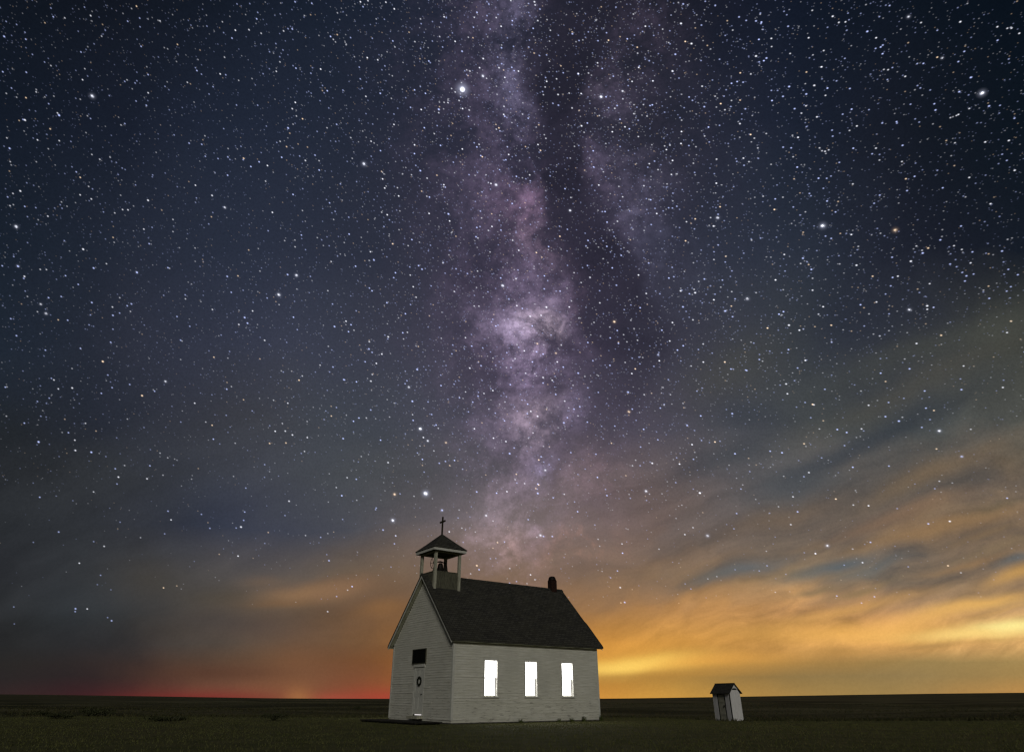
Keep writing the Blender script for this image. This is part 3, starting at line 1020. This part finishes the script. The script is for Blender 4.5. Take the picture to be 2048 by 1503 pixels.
def build_bell():
    o = empty('bell', to_world(BU, BV, 6.84), -YAW)
    tag(o, 'dark cast iron bell on its curved stand inside the open belfry', 'bell')
    m = MB()
    prof = [(0.0, .60), (.06, .60), (.11, .57), (.135, .50), (.15, .40), (.175, .30), (.22, .22), (.27, .17), (.27, .15), (.24, .16), (.16, .28), (.12, .45), (.0, .55)]
    m.lathe(prof, 0, 0, 24)
    m.build('bell_cup', M['iron'], o, smooth=True)
    y = MB(); y.tube([(0, -.36, .62), (0, -.2, .64), (0, 0, .67), (0, .2, .64), (0, .36, .62)], [.025, .03, .045, .03, .025], 8)
    y.build('yoke', M['iron'], o)
    for s in (-1, 1):
        a = MB()
        for q in (-1, 1):
            a.tube([(0, s * .36, .65), (q * .05, s * .36, .45), (q * .11, s * .36, .22), (q * .2, s * .37, .09), (q * .32, s * .38, .02)], [.03, .028, .03, .035, .045], 8)
        a.tube([(-.1, s * .36, .24), (.1, s * .36, .24)], .018, 6)
        a.build('stand', M['iron'], o)
    w = MB()
    w.tube([(.30 * math.cos(t), -.44, .58 + .30 * math.sin(t)) for t in np.linspace(0, 2 * math.pi, 29)], .016, 6, False)
    for k in range(3):
        t = math.pi * k / 3
        w.tube([(.29 * math.cos(t), -.44, .58 + .29 * math.sin(t)), (-.29 * math.cos(t), -.44, .58 - .29 * math.sin(t))], .011, 6)
    w.build('wheel', M['iron'], o)
    c = MB(); c.tube([(0, 0, .5), (0, 0, .16)], [.01, .012], 6); c.lathe([(0, .10), (.03, .11), (.04, .14), (.03, .17), (0, .18)], 0, 0, 10)
    c.build('clapper', M['iron'], o)


build_bell()


# outhouse ----------------------------------------------------------------
def build_outhouse():
    X0, Y0, yw, Wg, Ls, He, Hr, ov, e, Hd = 13.922, 45.021, 1.201, 0.78, 1.808, 1.288, 1.881, 0.091, 0.121, 1.301
    g = float(gz(X0, Y0)) - 0.02
    # local: x = -along the side (u'), y = along the gable (v')
    o = empty('outhouse', (X0, Y0, g), -yw)
    tag(o, 'narrow white outhouse with dark gable roof standing alone on the grass', 'outhouse')
    He -= g; Hr -= g; Hd -= g
    t = .03
    def ub(m, u0, u1, v0, v1, z0, z1): m.box(-u1, -u0, v0, v1, z0, z1)
    # gable end towards the camera right: vertical boards with a vent hole, apex
    def gable(u0, u1, vent, name):
        m = MB()
        n = 5
        for k in range(n):
            v0 = Wg * k / n; v1 = Wg * (k + 1) / n - .005
            f = lambda v: He + (Hr - .05 - He) * (1 - abs(v - Wg / 2) / (Wg / 2)) - .02
            segs = [(0.0, None)]
            if vent and v1 > Wg / 2 - .13 and v0 < Wg / 2 + .17:
                segs = [(0.0, He + .20), (He + .30, None)]
            for z0, z1 in segs:
                za = z1 if z1 else f(v0); zb = z1 if z1 else f(v1)
                vm = None
                pts = [v0, v1]
                if z1 is None and v0 < Wg / 2 < v1: pts = [v0, Wg / 2, v1]
                for a, b in zip(pts[:-1], pts[1:]):
                    h0 = z1 if z1 else f(a); h1 = z1 if z1 else f(b)
                    m.hexa([(-u1, a, z0), (-u0, a, z0), (-u0, b, z0), (-u1, b, z0), (-u1, a, h0), (-u0, a, h0), (-u0, b, h1), (-u1, b, h1)])
        m.build(name, M['paint_oh'], o)
    gable(0.0, t, True, 'end_wall')
    gable(Ls - t, Ls, False, 'end_wall')
    # back wall
    m = MB(); ub(m, t + .001, Ls - t - .001, Wg - t, Wg, 0, He - .01); m.build('back_wall', M['paint_oh'], o)
    # front (left-facing) side: boards, dark corner gaps, door recessed in the middle
    def pane(u0, u1): 
        m = MB(); n = max(1, round((u1 - u0) / .13))
        for k in range(n):
            a = u0 + (u1 - u0) * k / n; b = u0 + (u1 - u0) * (k + 1) / n - .004
            ub(m, a, b, 0.0, t, 0.0, He - .01)
        return m
    pane(0.16, 0.56).build('side_wall', M['paint_oh'], o)
    pane(1.36, 1.76).build('side_wall', M['paint_oh'], o)
    m = MB(); ub(m, 0.66, 1.27, .02, .05, 0.04, He - .06); 
    for z in (.35, 1.05): ub(m, 0.68, 1.25, .004, .0195, z, z + .09)
    dr = m.build('door', M['greypaint'], o)
    h = MB(); ub(h, .70, .74, -.03, .0035, .78, .90); h.build('handle', M['iron'], dr)
    m = MB()          # dark weathered corner posts and door jambs
    for a, b in ((0.031, 0.158), (0.562, 0.658), (1.272, 1.358), (1.762, 1.777)):
        ub(m, a, b, 0.012, 0.045, 0.0, He - .012)
    m.build('corner_post', M['sign'], o)
    m = MB(); ub(m, t + .002, Ls - t - .002, .0505, Wg - t - .002, -0.05, 0.035); m.build('floor', M['wood'], o)
    m = MB(); ub(m, .0305, .05, Wg / 2 - .2, Wg / 2 + .2, He + .1, He + .34); m.build('vent_backing', M['sign'], o)
    # roof
    m = MB()
    T = .035
    for s in (1, -1):
        vr, vo = Wg / 2, Wg / 2 + s * (Wg / 2 + e)
        m.hexa([(ov, vr, Hr - T), (ov, vo, Hd - T), (-Ls - ov, vo, Hd - T), (-Ls - ov, vr, Hr - T),
                (ov, vr, Hr), (ov, vo, Hd), (-Ls - ov, vo, Hd), (-Ls - ov, vr, Hr)])
    rf = m.build('roof', M['shingle_oh'], o)
    m = MB(); m.box(-Ls - ov - .005, ov + .005, Wg / 2 - .03, Wg / 2 + .03, Hr - .012, Hr + .014); m.build('ridge_cap', M['shingle_oh'], rf)


def oh_paint(N, p):
    g = N.noise(N.v('MULTIPLY', p, (7, 7, .6)), 3.0, 5, .65)
    c = N.mix(N.rng(g, .35, .7), rgb(.72, .71, .70), rgb(.86, .85, .85))
    return N.mix(N.rng(N.noise(p, 6, 5, .7), .56, .72, 0, .5), c, rgb(.32, .30, .26)), g


M['paint_oh'] = mat('white_board_paint', oh_paint, .8, .2)
M['shingle_oh'] = mat('dark_tar_shingles', lambda N, p: (N.mix(N.rng(N.noise(p, 9, 5, .6), .35, .7), rgb(.035, .034, .031), rgb(.075, .072, .062)), N.noise(p, 30, 3, .6)), .9, .1)
build_outhouse()


# ------------------------------------------------------------------ vegetation
def grass_mat(name, c0, c1, c2):
    def fn(N, p):
        a = N.noise(p, 1.2, 4, .6); b = N.noise(p, 9.0, 3, .7)
        c = N.mix(N.rng(a, .35, .68), c0, c1)
        return N.mix(N.rng(b, .5, .75, 0, .6), c, c2)
    return mat(name, fn, .9, .08)


M['grass'] = grass_mat('mown_grass', rgb(.085, .095, .030), rgb(.140, .140, .055), rgb(.20, .185, .095))
M['prairie'] = grass_mat('tall_prairie_grass', rgb(.040, .044, .018), rgb(.085, .080, .038), rgb(.13, .115, .06))
M['leaf'] = mat('sage_leaves', lambda N, p: N.mix(N.rng(N.noise(p, 7, 3, .6), .35, .7), rgb(.040, .046, .022), rgb(.08, .084, .042)), .9, .05)


def blades(name, xs, ys, hs, ws, material):
    n = len(xs)
    zs = gz(xs, ys)
    a = rng.uniform(0, 2 * np.pi, n)
    lean = rng.normal(0, .45, (n, 2)) * hs[:, None]
    V = np.empty((n, 3, 3))
    V[:, 0] = np.stack([xs - np.cos(a) * ws, ys - np.sin(a) * ws, zs - .01], 1)
    V[:, 1] = np.stack([xs + np.cos(a) * ws, ys + np.sin(a) * ws, zs - .01], 1)
    V[:, 2] = np.stack([xs + lean[:, 0], ys + lean[:, 1], zs + hs], 1)
    me = bpy.data.meshes.new(name)
    me.vertices.add(3 * n); me.vertices.foreach_set('co', V.reshape(-1))
    me.loops.add(3 * n); me.loops.foreach_set('vertex_index', np.arange(3 * n, dtype=np.int32))
    me.polygons.add(n); me.polygons.foreach_set('loop_start', np.arange(0, 3 * n, 3, dtype=np.int32))
    me.update(calc_edges=True)
    return link(name, me, material)


def inside_any(x, y, pad=0.05):
    """under the church, deck or outhouse"""
    dx, dy = x - CX, y - CY
    U = np.array([-math.cos(YAW), math.sin(YAW)]); V = np.array([math.sin(YAW), math.cos(YAW)])
    u = dx * U[0] + dy * U[1]; v = dx * V[0] + dy * V[1]
    a = (u > -pad) & (u < W + pad) & (v > -pad) & (v < L + pad)
    b = (u > .1) & (u < 6.0) & (v > -1.75) & (v < 0)
    U2 = (-math.cos(1.201), math.sin(1.201)); V2 = (math.sin(1.201), math.cos(1.201))
    ex, ey = x - 13.922, y - 45.021
    u2 = ex * U2[0] + ey * U2[1]; v2 = ex * V2[0] + ey * V2[1]
    return a | b | ((u2 > 0) & (u2 < 1.81) & (v2 > 0) & (v2 < .78))


n = 150000
r = np.sqrt(rng.uniform(13.5 ** 2, 52 ** 2, n)); az = rng.uniform(-.85, .85, n)
x, y = r * np.sin(az), r * np.cos(az)
patch = np.sin(x * .7 + 1.3 * np.sin(y * .4)) * np.sin(y * .9 + np.sin(x * .5))
k = (y < edge_dist(x) + .3) & ~inside_any(x, y) & (rng.uniform(0, 1, n) < .7 + .3 * patch)
x, y = x[k], y[k]
o = blades('lawn_grass', x, y, rng.uniform(.02, .06, len(x)) * (1 + .5 * (rng.uniform(0, 1, len(x)) > .97)), rng.uniform(.008, .02, len(x)), M['grass'])
tag(o, 'short dry green grass of the mown yard around the church', 'grass', kind='stuff')
n = 110000
r = 38 * (260 / 38) ** rng.uniform(0, 1, n); az = rng.uniform(-.85, .85, n)
x, y = r * np.sin(az), r * np.cos(az)
cl = np.sin(x * .31 + 2 * np.sin(y * .09)) * np.sin(y * .23 + 1.7 * np.sin(x * .13)) + .5 * np.sin(x * 1.1) * np.sin(y * .8)
k = (y > edge_dist(x) - .3) & ~inside_any(x, y) & (rng.uniform(-.9, 1, n) < cl + .35)
x, y, rr = x[k], y[k], r[k]
o = blades('prairie_grass', x, y, rng.uniform(.05, .20, len(x)), rng.uniform(.02, .05, len(x)) * (1 + rr / 120), M['prairie'])
tag(o, 'dark uneven tall grass of the open prairie beyond the mown yard', 'grass', kind='stuff')


def shrub(x, y, w, h, label):
    z = float(gz(x, y))
    o = empty('shrub', (x, y, z - .03))
    tag(o, label, 'shrub', 'low shrubs on the dark prairie')
    st = MB()
    for k in range(7):
        a = random.uniform(0, 6.28); q = random.uniform(.15, .4) * w
        st.tube([(0, 0, 0), (math.cos(a) * q * .4, math.sin(a) * q * .4, h * .4), (math.cos(a) * q, math.sin(a) * q, h * .75)], [.03 * h + .005, .02 * h, .006], 5)
    st.build('stem', M['wood'], o)
    m = MB()
    lobes = [(random.uniform(-.36, .36) * w, random.uniform(-.3, .3) * w, random.uniform(.35, .72) * h, random.uniform(.16, .3)) for _ in range(9)]
    for _ in range(700):
        lx, ly, lz, lr = random.choice(lobes)
        d = Vector((random.gauss(0, 1), random.gauss(0, 1), random.gauss(0, 1))).normalized() * random.uniform(.5, 1.1)
        p = Vector((lx + d.x * lr * w * .8, ly + d.y * lr * w * .8, max(.02, lz + d.z * lr * h)))
        s = random.uniform(.04, .09) * (w + h) * .35
        a = Vector((random.gauss(0, 1), random.gauss(0, 1), random.gauss(0, 1))).normalized() * s
        b = a.cross(Vector((random.gauss(0, 1), random.gauss(0, 1), random.gauss(0, 1)))).normalized() * s * .5
        m.poly([p - a, p + b, p + a, p - b])
    m.build('foliage', M['leaf'], o)


def ground_hit(px, py_):
    d = pix_dir(px, py_)
    t = 10.0
    while t < 400:
        q = d * t
        if EYE + q.z <= float(gz(q.x, q.y)): return q.x, q.y
        t += .25
    return d.x * 150, d.y * 150


for (px, py_, w, h, lab) in [
    (547, 1440, 1.5, .5, 'low dark shrub in the grass halfway between the left edge and the church'),
    (713, 1418, 1.6, .75, 'small dark shrub farther out, just left of the church wall'),
    (332, 1441, 2.6, .4, 'broad low dark shrub at the mown edge, in the left part of the prairie'),
    (192, 1432, 2.2, .75, 'round dark shrub standing tallest on the left prairie'),
    (60, 1431, 3.0, .6, 'wide dark shrub nearest the left edge of the picture'),
    (110, 1436, 2.0, .4, 'flat dark shrub between the leftmost shrub and the round one')]:
    x, y = ground_hit(px, py_)
    shrub(x, y, w, h * .8, lab)

# weeds along the foot of the long wall
M['weed'] = grass_mat('green_weeds', rgb(.05, .07, .02), rgb(.09, .11, .035), rgb(.14, .13, .06))
for i, (v, hh, lab) in enumerate([(3.75, .20, 'small weed against the long church wall below the middle window'), (6.1, .17, 'low green weed by the long wall just left of the third window'),
                                  (6.95, .22, 'green weed at the wall foot right under the third window'), (7.75, .3, 'tallest weed at the wall foot, right of the third window'),
                                  (8.93, .34, 'weed growing at the far right corner of the church')]):
    q = to_world(-.14, v)
    m = MB()
    for _ in range(46):
        a = random.uniform(0, 6.28); rr = random.uniform(0, .13); b = Vector((rr * math.cos(a), rr * math.sin(a), 0))
        tip = b + Vector((random.gauss(0, .07), random.gauss(0, .07), hh * random.uniform(.4, 1)))
        s = Vector((math.cos(a + 1.5), math.sin(a + 1.5), 0)) * .012
        m.poly([b - s, b + s, tip])
        if random.random() < .6:
            mm = b.lerp(tip, random.uniform(.4, .9)); m.poly([mm, mm + Vector((random.gauss(0, .03), random.gauss(0, .03), .02)), mm + Vector((random.gauss(0, .03), random.gauss(0, .03), -.01))])
    o = m.build('weed', M['weed'])
    o.location = (q.x, q.y, float(gz(q.x, q.y)))
    tag(o, lab, 'weed', 'weeds along the church wall')


# ------------------------------------------------------------------ stars
def star_mat():
    m = bpy.data.materials.new('starlight')
    m.use_nodes = True
    t = m.node_tree; t.nodes.clear(); N = NT(t)
    uv = t.nodes.new('ShaderNodeUVMap'); uv.uv_map = 'uv'
    q = N.v('SUBTRACT', uv.outputs[0], (.5, .5, 0))
    r2 = N.v('DOT_PRODUCT', q, q)
    g = N.m('POWER', 0.3679, N.m('MULTIPLY', r2, 18.0))
    g = N.m('MULTIPLY', g, N.rng(r2, .25, .16))
    a = t.nodes.new('ShaderNodeVertexColor'); a.layer_name = 'starcol'
    e = t.nodes.new('ShaderNodeEmission')
    t.links.new(a.outputs[0], e.inputs[0])
    t.links.new(N.m('MULTIPLY', g, 4.0), e.inputs[1])
    tr = t.nodes.new('ShaderNodeBsdfTransparent')
    ad = t.nodes.new('ShaderNodeAddShader')
    t.links.new(e.outputs[0], ad.inputs[0]); t.links.new(tr.outputs[0], ad.inputs[1])
    o = t.nodes.new('ShaderNodeOutputMaterial')
    t.links.new(ad.outputs[0], o.inputs[0])
    m.cycles.emission_sampling = 'NONE'
    return m


TILES = [
 (0, 0, 3.006, "37,130,2 100,148,2 25,220,3 70,214,1.5 270,138,2o 508,44,2 545,95,2.5 840,110,2.2 842,162,2 633,182,2 195,328,2 268,374,2 158,435,2.5 555,578,5 355,693,3.5 150,722,3.2 115,725,2o 58,892,3 510,414,2 527,458,1.8 750,490,2.2 764,481,2 823,486,2 880,634,2.5 818,608,2.2 1497,180,2.5 1425,25,2 1244,158,2 1337,132,2 1350,345,2.2 1175,408,2 1435,484,2 1281,522,2.2 1257,566,2 1422,632,2.2 992,520,2 1137,861,2.5 1213,868,2.5 1232,817,2 1370,944,2.5 1465,952,2.8o 1382,959,2 600,958,2.3 662,945,2.2 918,1052,2 815,1112,2 122,1148,3 78,1163,2.3 46,1184,2.3 549,1196,2.5 890,1204,3 1275,1175,2.8 1352,1247,3.8 97,1361,4.5 1181,1190,2 373,1252,2 403,1240,1.8 622,1274,2 690,1280,2.2 680,1427,2.2o 500,1498,3.2 1040,1392,2 1345,774,2 1070,326,1.8"),
 (512, 0, 3.006, "1241,537,9 1364,457,4.5w 1099,658,3.5 1239,309,3 1366,353,3 1476,288,2.8 1477,384,2.6 1461,408,2.8 1286,428,2.6 1267,421,2.2 649,985,5 988,1026,3.2 1443,1111,4.5 1157,1286,3.5 193,770,3.2 218,654,2.6 485,748,2.6 627,475,2.4 218,175,2.8 166,187,2.4 465,238,2.2 478,253,2 699,231,2.2 835,283,2.2 235,12,2.6 673,5,2.6 291,95,2 143,342,2 144,373,2.2 31,201,2.3 125,857,2 145,850,2.2 184,882,2.4o 355,933,2.6 297,965,2.6 1131,616,2.3 1282,662,2.6 1221,605,2.5 1176,533,2.3 1312,859,2.4 1445,777,2.4 988,521,2.2 989,115,2.2 772,117,2 723,115,2 1072,804,2.3 570,828,2.2 935,1051,2.2 761,1036,2 1383,1051,2.2 1397,1098,2.2 1359,1154,2.4 1349,1269,2.6 1202,1420,2.2o 1397,1385,2.4 1462,1324,2.4 73,1387,2.2 234,1443,2 860,1381,2 1049,1474,2.2 440,1477,2 865,1268,2 10,633,2.2 385,606,2 243,698,2.2"),
 (1024, 0, 3.006, "135,12,3 168,56,2.6 155,125,2.6 363,204,3 625,44,2.4 1029,25,3 1162,9,2.4 1222,33,2.6 1365,103,2.8 1408,124,2.6 1467,127,3 1016,142,3.4 1079,263,3.4 982,327,3.2 1139,152,2.6 1467,338,3.4 1530,350,3.2 1486,373,2.6 965,428,3.4 766,398,2.4 825,366,2.6 603,352,2.4 665,548,3.6 536,582,4.6 398,445,3.2 460,440,2.4 277,569,2.8 279,633,2.8 246,622,2.5 418,757,3.2 184,551,2.4 202,467,2.4 208,331,2.4 225,369,2.2 632,635,2.8 618,652,2.6 733,684,2.6 751,645,2.2 1143,519,2.8 1085,604,2.6 1156,642,3 1221,579,2.4 1035,648,2.2 1315,641,2.4 1403,655,2.8 9,280,2.4 101,284,2.4 349,1265,4 1236,1309,4.5 1212,1359,3.2 1239,1288,2.6 1194,1308,2.4 445,1478,2.6 286,1360,2.4 229,1057,2.4 857,969,2.6 878,1020,2.4 793,1117,2.6 808,1194,2.2 909,1268,2.2 83,1075,2.2 48,1249,2.4 700,905,2 837,1350,2.6 634,1330,2.6 1230,957,2.6 1395,994,2.6 1098,1037,2.4 1158,818,2.4 1186,854,2.4 1457,831,2.4 1478,890,2.4 543,1272,2.4 707,1268,2.2 917,675,2.2 852,214,2.2 785,190,2.4 736,212,2.2 949,186,2.2 886,152,2.2 1248,357,2.4 1282,214,2.2"),
 (1536, 0, 3.006, "389,99,3.2 845,101,4.2 597,190,3.4 1156,132,3.2 1047,349,3.8w 121,159,2.8 690,272,2.8 647,292,2.6 127,521,3.4 278,514,3.2 230,566,3.2 90,580,3 160,654,3 201,681,2.6 1287,560,6 1220,466,3.4 1150,552,3.2 1329,638,3.2 1395,634,2.4 1007,662,3 1439,171,2.6 1379,162,2.8 1464,170,2.8 920,137,2.6 825,460,2.8 722,420,2.6 748,407,2.4 718,479,2.4 492,533,2.8 20,232,2.8 22,281,2.4 231,434,2.6o 323,403,2.6 412,487,2.4 449,687,2.6 607,660,2.4 687,740,2.8 385,783,2.6 389,819,2.6 809,874,3 649,891,2.8 343,910,2.8 91,885,2.8 1448,845,3w 1306,854,3w 1483,1024,3 829,1075,2.8o 353,1072,2.6 836,1146,2.8 672,1173,2.8 638,1222,2.6 329,1357,6 765,1383,5o 249,1163,2.6 258,1177,2.4 333,1132,2.4 1338,1225,3w 1210,1067,2.8 1180,310,2.8 1036,1442,3 963,1491,3o 346,1419,2.6 380,1433,2.8 1124,859,2.4 1133,695,2.4 1210,653,2.6 1380,243,2.8 1018,183,2.4 510,1106,2.6 335,305,2.6 270,331,2.2 462,352,2.4 487,120,2.2 113,90,2.2 481,80,2.2"),
 (0, 500, 3.006, "108,96,3.8 147,158,2.8 143,170,2.4 245,325,3.6w 277,381,4w 292,286,2.6 368,279,2.4 563,108,3 823,134,3.6 640,82,2.2 552,315,2.8 790,323,2.8 679,392,2.8 618,669,3.4o 995,789,3.8 854,874,3.2o 434,828,2.8 232,1152,3.4 549,1214,3.2 453,1203,2.8 1366,158,2.8 1471,405,3.2 1488,439,3 1436,447,2.6 1277,357,2.4 1115,293,2.2 99,514,2.6 676,342,2.4 1086,541,2.4 712,1363,2.8 693,1313,2.4 884,1373,2.6 674,826,2.4 780,807,2.4 296,889,2.2 225,909,2.2 514,1040,2.2 1010,106,2.6 242,116,2.2 279,117,2.2 309,770,2.2 273,601,2.4 65,412,2.4 350,419,2.2o 1478,1429,2.2"),
 (512, 500, 3.006, "243,152,4.4 190,147,3 137,268,4.8w 472,459,3.2 709,60,3 998,115,3 1483,213,4.6 1520,294,3.6 969,717,3.4 919,823,4w 940,908,3.4 988,1074,5 1033,1146,3.8w 1142,1156,3.6o 795,521,3 679,594,3 698,614,2.6 681,550,2.6 528,778,3 219,1110,2.8 176,1087,2.6 524,1132,3 82,1161,2.6o 180,1158,2.6o 794,1276,2.8 833,1467,4.4o 1020,1462,6.5 1353,694,2.8 1335,877,2.8 1303,913,2.8 1056,987,2.6 1139,1269,2.6 1102,1280,2.6 1191,805,2.4 1183,570,2.4 976,579,2.2o 1271,141,2.6 1312,336,2.4 929,327,2.4 452,69,2.4 432,244,2.2 460,324,2.4 463,702,2.6 691,787,2.8 52,542,2.6 1525,1222,3.4 1327,1452,3 516,1474,2.6 603,1376,2.6 699,747,2.4 690,960,2.6"),
 (1024, 500, 3.006, "24,172,2.8 194,233,2.8 207,343,3.4w 109,398,3 175,392,2.8 152,562,3.6o 148,611,3 264,619,3.6o 615,430,4.2o 398,739,3.2 469,164,2.8 628,211,2.8 1014,245,3.2 1101,256,3.4 1157,174,3 1028,341,3.2 1282,366,3.8 1326,400,2.8 1415,292,4.5w 822,78,2.8 879,630,3.6 698,854,3.8 703,971,4.2o 187,765,3 242,782,2.8 1487,657,2.8 1411,723,3 1324,982,3.2 1053,1053,3.2 843,1280,3.2 806,1448,4.4 1129,1459,3.2 155,1461,3.4 154,998,3 92,982,2.8 312,1037,3.2 200,1322,4 13,1188,2.6 26,1346,2.6o 527,244,2.4 528,317,2.6 671,508,2.2 764,643,2.4 853,698,2.4 940,778,2.4 908,825,2.2 973,160,2.6 1088,419,2.6 691,551,2.2 317,907,2.6 373,955,2.8 990,1247,2.2 1214,57,2.4 1282,72,2.4 1322,125,2.4 456,827,2.4 367,812,2.2"),
 (1536, 500, 3.006, "210,49,3.2 859,67,3.4 930,18,3.4 532,91,3.2w 629,157,2.8o 850,358,4.4w 957,335,3.4 268,241,2.8 126,451,3.4 1193,155,3 1184,186,2.8 1236,144,2.6 1461,427,3.2o 1041,512,3o 893,561,3 851,713,3 942,846,2.8 1163,838,3 1412,825,2.8 605,932,2.8 706,1000,3 787,1027,3.4 1030,1086,4.6 1165,1240,4 276,929,2.8 223,915,2.4 342,836,2.6 109,804,3 178,708,2.6 217,1163,2.8o 246,1336,2.8 727,1297,2.6 1013,1194,2.6o 460,1174,2.4 1330,290,2.8 738,215,2.6 707,264,2.4 746,43,2.8 1095,84,2.8 1229,11,2.8 1407,6,3 1460,220,2.6 672,516,2.4 728,383,2.4 725,915,2.6"),
 (0, 950, 3.006, "1010,215,2.6 626,426,2.6 1449,310,3.4 1465,270,2.6 1211,234,2.4 454,801,3 452,818,2.4 671,873,2.8 647,854,2 353,340,2.6 1262,318,2.4 845,374,2 990,351,2.2 722,281,2 1318,474,2o 83,790,2 86,892,1.8"),
 (450, 950, 3.005, "385,155,3 625,512,3 617,818,2.6 671,727,2.4 737,689,2.2 950,328,3 909,196,2.6 702,122,2.6 484,361,2.2 1026,362,2.4"),
 (1150, 950, 3.007, "751,106,3.2 797,363,4.6 139,384,2.2 272,674,3 299,763,3.2 214,615,2.4 1298,296,2.8 1171,227,2 998,82,2.4 799,622,2 853,608,2 963,567,2 1155,543,2.4 1108,574,2.2 697,682,2.2"),
 (1536, 950, 3.006, "357,423,4.6 616,402,3 513,178,2.6 964,291,3.2 1093,276,3.4 458,539,2.2 843,549,2.2 216,8,2.4 1003,80,2.2"),
 (760, 1010, 3.34, "85,100,5 415,33,4 709,68,4 647,402,3.4o 1072,200,4.5 1092,207,3 1151,207,3 785,248,2.8o 867,421,2.4 1035,496,2.4 866,519,2.4 982,522,2 738,355,2.2 990,95,2.8 105,204,2.4"),
]


def build_stars():
    S = []   # px, py, sigma (2048 px), peak, colour
    blue, white, warm = (.50, .58, 1.0), (.88, .90, 1.0), (1.0, .74, .50)
    for ox, oy, sc, txt in TILES:
        for w in txt.split():
            a = w.split(',')
            fl = a[2][-1] if a[2][-1] in 'ow' else ''
            mg = float(a[2].rstrip('ow'))
            col = warm if fl == 'o' else white if fl == 'w' or mg > 4 or random.random() < .35 else blue
            x, y = ox + float(a[0]) / sc, oy + float(a[1]) / sc
            ext = 1.0 if y < 1000 else .8
            S.append((x, y, 0.62 + .15 * max(0, mg - 1.8) + .10 * max(0, mg - 4), (.08 + .17 * max(0, mg - 1.6)) * ext, col))
            if mg >= 3.6:       # soft halo round the brightest
                S.append((x, y, 2.0 + .8 * (mg - 3.5), .012 + .016 * (mg - 3.5), (.7, .75, 1.0) if col != warm else (1, .7, .5)))
    # the countless faint ones
    n = 150000
    X = rng.uniform(-900, 2950, n); Y = rng.uniform(-900, 1392, n)
    mag = rng.pareto(1.45, n)
    for i in range(n):
        x, y, b = X[i], Y[i], mag[i]
        dens = .62
        dens = .36
        dens += .64 * math.exp(-((x - 1080) / 300) ** 2) * (1 - smooth(700, 1150, y) * .5)
        lane = 1110 + (y > 380) * (y - 380) * .35
        dens -= .35 * math.exp(-((x - lane) / 45) ** 2) * (y < 720)
        dens *= 1 - .80 * smooth(720, 1120, y + max(0, x - 1300) * .28)
        if y > 1150: dens *= 1 - smooth(1150, 1240, y)
        if x < 350: dens *= 1 - .6 * smooth(950, 1050, y)
        if random.random() > dens: continue
        right = smooth(1100, 1700, x)
        pk = min(.40, .024 + .022 * b) * (1 - .35 * smooth(420, 820, abs(x - 1080))) * (1 + .2 * right)
        sg = .50 + .035 * min(5, b) + .06 * right
        c = random.random()
        base = blue if c < .52 else white if c < .90 else warm
        S.append((x, y, sg, pk, base))
    nS = len(S)
    D = 4500.0
    V = np.empty((nS, 4, 3)); UV = np.empty((nS, 4, 2)); CO = np.empty((nS, 4, 4))
    cs = [(-1, -1), (1, -1), (1, 1), (-1, 1)]
    for i, (x, y, sg, pk, col) in enumerate(S):
        d = pix_dir(x, y)
        c0 = Vector((0, 0, EYE)) + d * D
        rt = Vector((d.y, -d.x, 0)).normalized(); up = rt.cross(d)
        # real size of one chart pixel at this direction
        zc = d.y * math.cos(PITCH) + d.z * math.sin(PITCH)
        s = sg * D / FPX * zc * 3.0           # gaussian: r2*18 with r=.5 -> edge at 3 sigma
        # trailing: down to the right on the left, more level on the right
        a = R(-28 + 16 * smooth(1300, 1900, x))
        el = 1.35 if sg < 2.0 else 1.05
        A = (rt * math.cos(a) + up * math.sin(a)) * s * el; B = (rt * -math.sin(a) + up * math.cos(a)) * s / (1.0 if sg < 2.5 else 1.0)
        for k, (p, q) in enumerate(cs):
            V[i, k] = c0 + A * p + B * q
            UV[i, k] = (p * .5 + .5, q * .5 + .5)
            CO[i, k] = (col[0] * pk, col[1] * pk, col[2] * pk, 1)
    me = bpy.data.meshes.new('sky')
    me.vertices.add(4 * nS); me.vertices.foreach_set('co', V.reshape(-1))
    me.loops.add(4 * nS); me.loops.foreach_set('vertex_index', np.arange(4 * nS, dtype=np.int32))
    me.polygons.add(nS); me.polygons.foreach_set('loop_start', np.arange(0, 4 * nS, 4, dtype=np.int32))
    me.update(calc_edges=True)
    uv = me.uv_layers.new(name='uv'); uv.data.foreach_set('uv', UV.reshape(-1))
    ca = me.color_attributes.new('starcol', 'FLOAT_COLOR', 'CORNER'); ca.data.foreach_set('color', CO.reshape(-1))
    o = link('sky', me, star_mat())
    tag(o, kind='structure')


build_stars()
bpy.context.scene.cycles.transparent_max_bounces = 12
